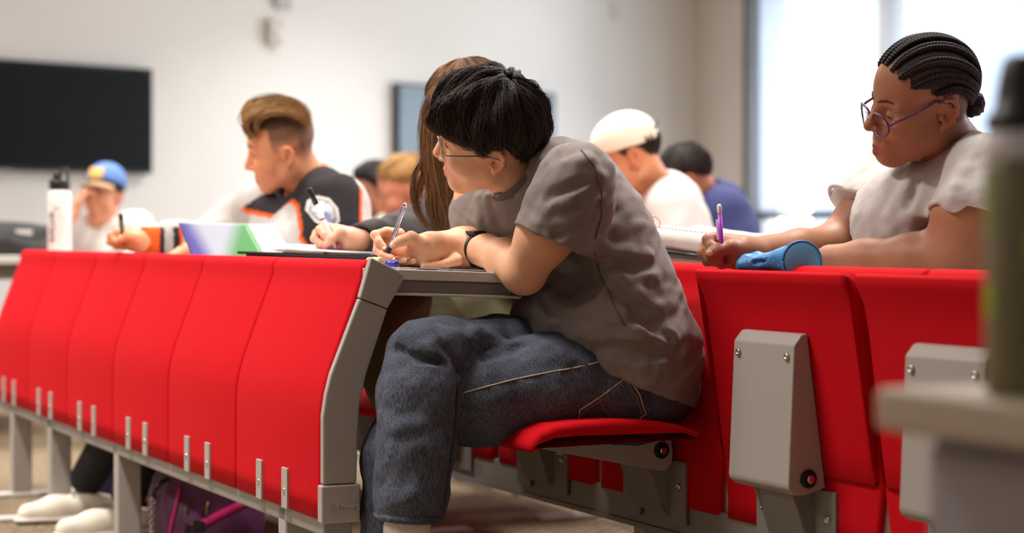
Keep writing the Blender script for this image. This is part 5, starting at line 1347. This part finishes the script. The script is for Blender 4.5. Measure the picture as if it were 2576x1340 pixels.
# man in the blue cap, cheek on his hand
r, MH = sitter('man in a blue cap with tan brim resting his cheek on his hand', (297, 501), 8.74, (-.34, -.93, -.06), (.05, 0, 1), lin(214, 148, 116), (258, 556, 8.76),
    [(262, 590, 8.82, .09), (262, 640, 8.82, .13), (262, 740, 8.82, .15)], [[(285, 570, 8.8, .06), (338, 585, 8.72, .09), (358, 640, 8.66, .075), (330, 668, 8.56, .06)], [(240, 572, 8.8, .06), (185, 590, 8.76, .08), (150, 640, 8.7, .06)]],
    [{'bare': [(330, 665, 8.56, .04), (270, 668, 8.5, .03)], 'hand': ((270, 666, 8.5), (220, 668, 8.48), (0, 0, -1))}, {'bare': [(150, 640, 8.7, .044), (120, 600, 8.60, .044), (160, 560, 8.60, .036), (186, 536, 8.62, .027)], 'hand': ((186, 536, 8.62), (204, 492, 8.66), (1, .2, .2), (.7, .8, .9, 1.0)), 'side': -1}],
    M_white_t, M_hblk, short, sc=.95, side=1, rhomin=1.15, hair_lift=.006)
cap_mesh(r, MH @ Matrix.Translation((-.008, 0, .016)) @ Matrix.Rotation(-.16, 4, 'Y'), mat('blue_cap_cloth', sr(92, 126, 188), .9), mat('tan_brim_cloth', sr(176, 140, 104), .9), patch=mat('orange_cap_patch', sr(236, 178, 96), .9), brim_len=.065)
# ================================================================ THINGS ON DESKS AND FLOOR
def deskz(tt): return .750-(tt-.085)*.038
def slab(name, corners, th, m, parent=None, bev=.001):
    """thin sheet from four corner points (top face), thickness downwards"""
    c = [Vector(p) for p in corners]; n = (c[1]-c[0]).cross(c[2]-c[0]).normalized(); n = n if n.z > 0 else -n
    bm = prism(c, -n*th, bev if bev < th/2.5 else 0)
    return wobj(name, bm, m, parent) if parent else obj(name, bm, m)
# --- white water bottle at the far end of the front row
def bottle():
    c = at(150, 640, 6.43); c.z = deskz(.2)-.002
    r = thing('water_bottle', 'white steel water bottle with black flip lid and purple lettering', 'bottle', c, 0)
    R = .0385; h = .213
    obj('bottle_body', lathe('body', [(R-.004, 0), (R, .004), (R, h-.012), (R-.004, h-.003), (R-.010, h)], 36), mat('white_enamel', sr(232, 222, 218), .35, spec=.5, coat=.2), r)
    obj('lid', lathe('lid', [(.029, h-.001), (.0335, h+.002), (.0335, h+.030), (.030, h+.034)], 28), M_blk, r)
    obj('spout', lathe('spout', [(.011, h+.034), (.0095, h+.052), (.007, h+.056)], 14, M=Matrix.Translation((-.012, 0, 0))), M_blk, r)
    obj('carry_loop', tube('loop', [(.004, -.012, h+.03), (.008, -.012, h+.07), (.026, -.012, h+.070), (.030, -.012, h+.03)], .0042, 8), M_blk, r)
    # lettering running down the side
    me = text_mesh('arriors', .034, 0, 'LEFT', bold=.0010); mw = text_mesh('W', .050, 0, 'LEFT', bold=.0016)
    def wrap(me, x0, rad, a0):
        for v in me.vertices:
            u, w = v.co.x+x0, v.co.y; a = a0+w/R; v.co = Vector((rad*math.cos(a), rad*math.sin(a), h-.034-u))
    a0 = math.radians(-110)
    mo = mat('purple_print', sr(70, 52, 84), .5)
    wrap(mw, 0, R+.0006, a0); wrap(me, .040, R+.0006, a0-.05); obj('lettering', mw, mo, r); obj('lettering', me, mo, r)
bottle()
# --- paper, clipboard and stationery on the front desk
M_paper = mat('white_paper', sr(200, 198, 196), .85, noise=.02, nscale=40)
def on_desk(s, t, dz=0, t0=0): return RW(s, t0+t, deskz(t)+dz)
p = obj('paper_sheet', prism([on_desk(.03, .17, .0035), on_desk(.27, .13, .0035), on_desk(.30, .36, .0035), on_desk(.05, .40, .0035)], (0, 0, -.0015)), M_paper); tag(p, 'white sheet of paper under the hands of the leaning man', 'paper')
fo = thing('clipboard', 'black clipboard lying on the front desk under white papers', 'clipboard', on_desk(.45, .2))
CQ = [(.37, .25), (.84, .11), (.95, .32), (.50, .40)]          # clipboard corners (s, t)
def cq(u, v, dz):
    s_ = (CQ[0][0]*(1-u)+CQ[1][0]*u)*(1-v)+(CQ[3][0]*(1-u)+CQ[2][0]*u)*v; t_ = (CQ[0][1]*(1-u)+CQ[1][1]*u)*(1-v)+(CQ[3][1]*(1-u)+CQ[2][1]*u)*v
    return on_desk(s_, t_, dz)
slab('board', [cq(0, 0, .026), cq(1, 0, .026), cq(1, 1, .026), cq(0, 1, .026)], .006, M_blk, fo)
slab('clip', [cq(.35, .01, .031), cq(.65, .01, .031), cq(.65, .12, .031), cq(.35, .12, .031)], .005, M_bolt, fo)
slab('spine_pad', [cq(.04, .05, .020), cq(.96, .05, .020), cq(.96, .95, .020), cq(.04, .95, .020)], .017, mat('black_card', sr(34, 33, 36), .7), fo)
ps = thing('paper_stack', 'white papers fanned out on the black clipboard', 'paper', cq(.5, .5, .03))
for i, (a, b, t0, t1, lift) in enumerate(((.02, .80, .10, .92, .0275), (.05, .86, .06, .88, .0295), (.10, .92, .12, .97, .0315))):
    n = 10; V = []; F = []
    for j in range(n+1):
        up = lift+.014*(j/n)**3*(1 if i else .3); u = a+(b-a)*j/n
        V += [cq(u, t0, up), cq(u, t1, up+.002)]
    F = [(2*j, 2*j+1, 2*j+3, 2*j+2) for j in range(n)]
    o = wobj('sheet', mesh_from('sheet', V, F), M_paper, ps); sd = o.modifiers.new('s', 'SOLIDIFY'); sd.thickness = .001
hl = thing('highlighter', 'small blue marker lying on the desk by the grey end cap', 'marker', at(975, 668, 3.80))
a, b = at(946, 660, 3.83), at(999, 668, 3.775); a.z = b.z = deskz(.16)+.008
Mh = align(a, b); Lh = (b-a).length
wobj('cap', lathe('cap', [(.0055, 0), (.0075, .003), (.0075, Lh*.55), (.0068, Lh*.57)], 16, M=Mh), mat('blue_plastic', sr(44, 52, 160), .25), hl)
wobj('barrel', lathe('barrel', [(.0066, Lh*.57), (.0076, Lh*.62), (.0076, Lh-.004), (.004, Lh)], 16, M=Mh), mat('blue_plastic', sr(44, 52, 160), .25), hl)
gl = thing('glue_stick', 'small pale yellow glue stick with printed wrapper on the front desk', 'glue', at(942, 655, 3.9)); q = RW(.035, .135, deskz(.13)); q2 = RW(.08, .12, deskz(.12))
Mg = align(q+Vector((0, 0, .011)), q2+Vector((0, 0, .011))); wobj('tube', lathe('tube', [(.009, 0), (.0105, .002), (.0105, .024), (.009, .026)], 18, M=Mg), mat('yellow_wrapper', sr(232, 212, 150), .5, noise=.35, nscale=220), gl)
wobj('cap', lathe('cap', [(.0098, .026), (.0098, .036), (.008, .038)], 18, M=Mg), mat('amber_cap', sr(224, 190, 110), .4), gl)
# --- open book in front of the man in the jersey
bk = thing('textbook', 'textbook with violet, white and green cover propped on the front desk', 'book', at(560, 640, 4.95))
def cover_mat():
    m = bpy.data.materials.new('book_cover_print'); m.use_nodes = True; nt = m.node_tree; N = nt.nodes; L_ = nt.links; b = N['Principled BSDF']; b.inputs['Roughness'].default_value = .35
    a = N.new('ShaderNodeAttribute'); a.attribute_name = 'Col'; L_.new(a.outputs['Color'], b.inputs['Base Color']); return m
def book():
    a, b, c, d = at(450, 561, 5.02), at(560, 564, 4.90), at(600, 646, 4.78), at(484, 646, 4.90)
    n = 24; V = []; F = []; col = []
    q = lambda u, v: (a*(1-u)+b*u)*(1-v)+(d*(1-u)+c*u)*v
    vio = lin(76, 72, 150); wh = lin(168, 172, 186); gn = lin(70, 140, 76)
    for i in range(n+1):
        for j in range(n+1):
            u, v = i/n*1.55, j/n; V.append(q(u, v)); g = np.clip((u-.12-.12*v)/.35, 0, 1); e = np.clip((u+v*.55-1.15)/.35, 0, 1)
            col.append(vio*(1-g)+wh*g if e <= 0 else (vio*(1-g)+wh*g)*(1-e)+gn*e)
    for i in range(n):
        for j in range(n): F.append((i*(n+1)+j, (i+1)*(n+1)+j, (i+1)*(n+1)+j+1, i*(n+1)+j+1))
    nrm = (b-a).cross(d-a).normalized(); nrm = nrm if nrm.y < 0 else -nrm
    me = mesh_from('cover', V, F); paint(me, np.array(col)); o = wobj('cover', me, cover_mat(), bk); sd = o.modifiers.new('s', 'SOLIDIFY'); sd.thickness = .003
    for i, z in enumerate((.004, .007, .010)):
        W = [q(u, v)-nrm*z+Vector((0, 0, .003*i)) for u, v in ((.25, -.02), (2.05, -.04), (2.1, .5+.1*i), (1.7, .98), (.1, .98))]
        wobj('page', mesh_from('page', W, [(0, 1, 2, 3, 4)], False), M_paper, bk)
    el = [q(1.30+.20*math.cos(t), .72+.22*math.sin(t)+.12*math.cos(t))+nrm*.0006 for t in np.linspace(0, 6.283, 25)[:-1]]
    wobj('cover_picture', mesh_from('pic', el, [tuple(range(24))], False), mat('cover_photo', sr(140, 130, 134), .4, noise=.5, nscale=60), bk)
    wobj('cover_picture_rim', tube('rim', el+[el[0]], .0014, 6), mat('cover_dark', sr(92, 78, 80), .5), bk)
    # title, written up the cover
    ux = (d-a).normalized(); me = text_mesh('URAL', .034, 0, 'CENTER', bold=.0006); up = -(b-a).normalized()
    R = Matrix((-ux, up, nrm)).transposed().to_4x4()
    wobj('title', me, mat('title_white', sr(232, 230, 238), .5), bk).data.transform(Matrix.Translation(q(.42, .62)+nrm*.0008) @ R)
    wobj('title_bar', mesh_from('bar', [q(.10, .10)+nrm*.0008, q(.24, .11)+nrm*.0008, q(.26, .46)+nrm*.0008, q(.14, .45)+nrm*.0008], [(0, 1, 2, 3)], False), mat('title_white', sr(232, 230, 238), .5), bk)
book()
# --- girl's pencil case, eraser, sleeve
def case():
    r = thing('pencil_case', 'blue leather pencil case with a round end and punched holes', 'pencil case', at(1960, 680, 3.72))
    M_b = mat('blue_leather', sr(38, 120, 178), .45, noise=.05, nscale=60, bump=.15, bscale=400)
    c = at(2018, 656, 3.70); ax = (at(2048, 650, 3.60)-at(1990, 655, 3.74)).normalized()
    S = Form(); S.cone(c-ax*.014, c+ax*.01, .0365, .0375, .004)
    S.chain([(c-ax*.016, .034), (at(1975, 655, 3.735), .024), (at(1935, 658, 3.755), .017)], .012)
    S.chain([(at(1938, 660, 3.75), .016), (at(1895, 664, 3.765), .014), (at(1868, 668, 3.77), .010)], .01)
    S.chain([(at(1950, 648, 3.77), .009), (at(1905, 645, 3.775), .0085), (at(1875, 652, 3.775), .009), (at(1864, 664, 3.775), .009)], .008)
    S.cone(at(1950, 655, 3.735), at(1900, 660, 3.75), .005, .004, .006, 's')
    S.half(c, ax, .002); S.func(lambda X: .0008*wnoise(X, 140, 61), 'add')
    wobj('case_body', S.mesh('case', .0028), M_b, r)
    wobj('end_disc', lathe('disc', [(.0005, .004), (.030, .003), (.0355, .0005), (.036, -.003)], 36, M=align(c, c+ax)), mat('blue_leather_light', sr(86, 158, 204), .45, bump=.1), r)
    wobj('end_piping', loop_ring(c, ax, .0372, .0018), M_b, r)
    wobj('end_piping', loop_ring(c-ax*.014, ax, .0372, .0014), M_b, r)
    for px_, py_ in ((1962, 643), (1953, 651), (1947, 657), (1965, 660), (1958, 668), (1972, 664), (1940, 662), (1900, 651), (1884, 660), (1872, 655), (1905, 664), (1950, 670)):
        p = S.hit(px_, py_); n = S.normal(p); wobj('punched_hole', lathe('hole', [(.0001, .0006), (.0020, .0005), (.0024, -.001)], 10, M=align(p, p+n)), mat('orange_lining', sr(206, 124, 62), .6), r)
case()
er = thing('eraser', 'small white eraser behind the second bench row', 'eraser', at(1688, 660, 4.2)); e0 = at(1674, 656, 4.30); e0.z = .765
wobj('eraser_block', box((0, 0, 0), (.036, .016, .012), .004, Matrix.Translation(e0) @ Matrix.Rotation(.5, 4, 'Z')), mat('eraser_white', sr(238, 234, 228), .7), er)
def sleeve():
    r = thing('laptop_sleeve', 'padded light grey sleeve with pink stitching and black zip', 'bag', at(1710, 640, 4.3))
    M_g = mat('grey_felt', sr(176, 170, 164), .95, noise=.05, nscale=120, bump=.2)
    a, b = at(1600, 596, 4.42), at(1800, 622, 4.22)
    S = Form(); up = Vector((0, 0, 1))
    for k in (0, .08, .16): S.cone(a+P*k, b+P*k, .030, .028, .03, flat=((0, 0, 1), 1.15))
    S.func(lambda X: .0012*wnoise(X, 60, 71), 'add'); wobj('padding', S.mesh('sleeve', .006), M_g, r)
    wobj('zip', tube('zip', [at(1605, 620, 4.38), at(1660, 632, 4.32), at(1720, 640, 4.26), at(1790, 648, 4.2)], .0085, 8), M_blk, r)
    wobj('lower_pad', tube('pad', [at(1610, 646, 4.39), at(1700, 654, 4.31), at(1790, 662, 4.23)], .014, 10), mat('beige_felt', sr(170, 150, 132), .95), r)
    pink = mat('pink_thread', sr(222, 130, 142), .8)
    for i in range(22):
        f0 = i/22; p = (a+(b-a)*f0); h0 = S.hit(1612+i*8.6, 572+i*1.32) if False else p+Vector((0, -.01, .028)); wobj('stitch', tube('stitch', [h0, h0+(b-a).normalized()*.006], .0012, 5), pink, r)
    c = a+(b-a)*.22+Vector((0, 0, .034)); wobj('thread_loop', loop_ring(c, (0, 1, .1), .016, .0012, 1.0), pink, r)
sleeve()
# --- purple backpack under the front row
def backpack():
    c = RW(1.5, .26, 0); r = thing('backpack', 'purple backpack with pink straps standing under the front row', 'backpack', c)
    M_pp = mat('plum_nylon', sr(84, 28, 72), .6, noise=.15, nscale=25, bump=.1, bscale=150); M_pk = mat('magenta_webbing', sr(206, 30, 112), .6, bump=.2)
    S = Form(); ax = (tuple(D), tuple(P), (0, 0, 1))
    S.ell(c+Vector((0, 0, .17)), (.20, .11, .20), .02, ax=ax); S.ell(c+D*.04-P*.08+Vector((0, 0, .11)), (.15, .07, .13), .03, ax=ax); S.ell(c+D*-.06-P*.02+Vector((0, 0, .08)), (.15, .12, .10), .04, ax=ax)
    S.half(c, (0, 0, -1), .02); S.func(lambda X: .005*wnoise(X, 28, 81)+.002*wnoise(X, 70, 82), 'add')
    wobj('bag_body', S.mesh('bag', .008), M_pp, r)
    def strap(pts, w, name='strap', m=M_pk):
        q = []
        for i in range(len(pts)-1):
            for k in range(4): f = k/4; q.append((pts[i][0]*(1-f)+pts[i+1][0]*f, pts[i][1]*(1-f)+pts[i+1][1]*f))
        q.append(pts[-1]); Q = [S.hit(*p) for p in q]; Q = [p+S.normal(p)*.002 for p in Q]
        V = []; F = []
        for i, p in enumerate(Q):
            d = (Q[min(i+1, len(Q)-1)]-Q[max(i-1, 0)]).normalized(); n = S.normal(p); s = d.cross(n).normalized(); V += [p+s*w/2, p-s*w/2]
        F = [(2*i, 2*i+1, 2*i+3, 2*i+2) for i in range(len(Q)-1)]
        o = wobj(name, mesh_from(name, V, F), m, r); sd = o.modifiers.new('s', 'SOLIDIFY'); sd.thickness = .003
    strap([(456, 1225), (446, 1270), (438, 1300), (430, 1340), (430, 1380)], .012); strap([(474, 1330), (510, 1318), (560, 1292), (612, 1266), (650, 1245)], .020)
    for px_, py_ in ((472, 1288), (524, 1282)):
        p = S.hit(px_, py_); n = S.normal(p); wobj('zip_puller', tube('puller', [p+n*.004+Vector((0, 0, .02)), p+n*.010, p+n*.008-Vector((0, 0, .03))], .003, 6), mat('brass', sr(150, 130, 90), .4, metal=.8), r); wobj('puller_cord', tube('cord', [p+n*.006-Vector((0, 0, .018)), p+n*.010-Vector((0, 0, .045)), p+n*.008-Vector((0, 0, .06))], .004, 6), M_pk, r)
    for px_, py_ in ((470, 1362), (480, 1340), (500, 1332)): 
        p = S.hit(px_, py_-10); wobj('buckle', box((-.014, -.01, -.012), (.014, .01, .012), .003, Matrix.Translation(p)), M_blk, r)
    p0 = at(405, 1205, 4.95)
    wobj('carabiner', tube('carabiner', [at(424, 1204, 4.93), at(404, 1214, 4.92), at(388, 1232, 4.92), at(384, 1246, 4.92), at(394, 1248, 4.92)], .006, 8), M_blk, r)
    for i in range(12): wobj('chain_link', loop_ring(at(384-.3*i, 1252+9*i, 4.92), (0, 1, 0) if i % 2 else (1, 0, 0), .006, .0018, n=12, m=5), M_bolt, r)
backpack()
def gym_bag():
    c = at(368, 1236, 5.95); c.z = 0; r = thing('gym_bag', 'navy sports bag with yellow emblem on the carpet beyond the backpack', 'bag', c)
    S = Form(); S.cone(c+P*-.1+Vector((0, 0, .07)), c+P*.32+Vector((0, 0, .07)), .075, .075, .02); S.half(c, (0, 0, -1)); S.func(lambda X: .003*wnoise(X, 40, 91), 'add')
    wobj('bag_body', S.mesh('bag', .008), mat('navy_nylon', sr(44, 50, 96), .6), r); yl = mat('yellow_print_bold', sr(226, 176, 30), .6)
    h = [S.hit(x, y) for x, y in ((352, 1220), (372, 1222), (388, 1232), (394, 1244), (384, 1252), (366, 1252), (352, 1248))]; wobj('emblem_ring', tube('ring', [p+S.normal(p)*.004 for p in h], .006, 6), yl, r)
    h = [S.hit(x, y) for x, y in ((352, 1240), (360, 1238), (366, 1232))]; wobj('emblem_letter', tube('letter', [p+S.normal(p)*.004 for p in h], .008, 6), yl, r)
gym_bag()
# --- far table with black bag, dark bottle
def far_table():
    c = at(20, 650, 8.2); c.z = 0; r = thing('side_table', 'grey table beyond the front row carrying a black bag', 'table', c, ROWROT)
    obj('table_top', box((-.55, -.35, .70), (.75, .45, .73), .004), M_lam, r)
    for x in (-.5, .68):
        for y in (-.3, .4): obj('leg', box((x, y, 0), (x+.045, y+.045, .70), .004), M_greyd, r)
    obj('table_frame', box((-.5, -.31, .64), (.70, .41, .70)), M_greyd, r)
    b = thing('black_bag', 'black padded bag with a white label on the grey table', 'bag', at(30, 640, 7.9)); q = at(30, 640, 7.95); q.z = .73
    S = Form(); S.cone(q+Vector((-.16, 0, .07)), q+Vector((.13, 0, .06)), .075, .06, .03); S.cone(q+Vector((-.16, -.05, .035)), q+Vector((.16, -.05, .03)), .045, .036, .03); S.half(q, (0, 0, -1)); S.func(lambda X: .006*wnoise(X, 40, 95), 'add')
    wobj('bag_body', S.mesh('bag', .009), mat('black_nylon', sr(26, 24, 24), .6, bump=.2), b)
    p = S.hit(60, 585); wobj('label_patch', box((-.033, -.004, -.011), (.033, .004, .011), .001, Matrix.Translation(p)), mat('label_white', sr(206, 200, 196), .6), b)
    w = thing('tumbler', 'black and purple tumbler standing beyond the man in the jersey', 'bottle', at(556, 640, 7.4)); z = at(556, 560, 7.4); z.z = .60
    obj('tumbler_body', lathe('tumbler', [(.026, 0), (.034, .01), (.036, .255), (.034, .26)], 24), mat('purple_enamel', sr(70, 50, 84), .4), w); obj('lid', lathe('lid', [(.036, .26), (.037, .285), (.02, .295), (.018, .31), (.002, .31)], 24), M_blk, w); w.location = z
    t2 = thing('folding_table', 'grey table beneath the black and purple tumbler', 'table', (z.x, z.y+.05, 0), ROWROT); obj('table_top', box((-.3, -.3, .572), (.3, .3, .60), .004), M_lam, t2)
    for x in (-.28, .24):
        for y in (-.28, .24): obj('leg', box((x, y, 0), (x+.04, y+.04, .572)), M_greyd, t2)
far_table()
# --- near the camera: olive bottle on a low cabinet
def near_bottle():
    Z = 1.6; c = at(2592, 990, Z); ztop = c.z
    cb = thing('low_cabinet', 'pale grey cabinet under the olive green bottle', 'cabinet', (c.x+.105, Z+.02, 0), ROWROT)
    obj('cabinet_top', box((-.14, -.17, ztop-.036), (.14, .175, ztop), .006), mat('pale_laminate', sr(176, 160, 140), .35), cb)
    obj('cabinet_body', box((-.125, -.16, 0), (.125, .125, ztop-.036), .004), mat('cabinet_grey', sr(150, 142, 148), .5), cb)
    obj('cabinet_door', box((-.12, .125, .04), (.12, .133, ztop-.05), .003), mat('cabinet_grey', sr(150, 142, 148), .5), cb)
    b = thing('drinks_bottle', 'olive green bottle with black cap and lime dots', 'bottle', c)
    R = .0365; h = .187
    obj('bottle_body', lathe('body', [(R-.004, 0), (R, .005), (R, h-.008), (R-.002, h-.003), (R-.004, h)], 40), mat('olive_enamel', sr(124, 116, 84), .45), b)
    obj('neck_highlight', lathe('band', [(R-.004, h), (R-.0015, h+.001), (R-.0015, h+.022), (R-.004, h+.024)], 40), mat('highlight_white', sr(226, 226, 232), .35), b)  # white ring painted in for the reflection below the cap
    obj('cap', lathe('cap', [(R-.004, h+.024), (R, h+.027), (R, h+.036), (R-.006, h+.041), (R-.009, h+.060), (R-.013, h+.080), (R-.018, h+.086), (.004, h+.087)], 36), M_blk, b)
    for a, z, w, l in ((-166, .150, .005, .024), (-164, .075, .008, .016), (-100, .12, .006, .02)):
        an = math.radians(a); p = Vector((R*math.cos(an), R*math.sin(an), z)); n = Vector((math.cos(an), math.sin(an), 0)); S = bmesh.new()
        bmesh.ops.create_uvsphere(S, u_segments=14, v_segments=8, radius=1); bmesh.ops.transform(S, matrix=Matrix.Translation(p) @ Matrix((n, Vector((-n.y, n.x, 0)), Vector((0, 0, 1)))).transposed().to_4x4() @ Matrix.Diagonal((.0012, w, l, 1)), verts=S.verts[:]); obj('lime_dot', S, mat('lime_print', sr(146, 172, 20), .5), b)
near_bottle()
# small cable box beside the end cap of the front row
pb = thing('floor_box', 'small cream metal box behind the foot cap of the front row', 'box', RW(.03, .10, 0)); pb.rotation_euler = (0, 0, ROWROT)
obj('housing', box((-.02, -.02, 0), (.05, .02, .285), .003), mat('cream_metal', sr(206, 192, 170), .5), pb); obj('cover_plate', box((-.024, -.014, .02), (-.02, .014, .27), .001), mat('cream_metal', sr(206, 192, 170), .5), pb)
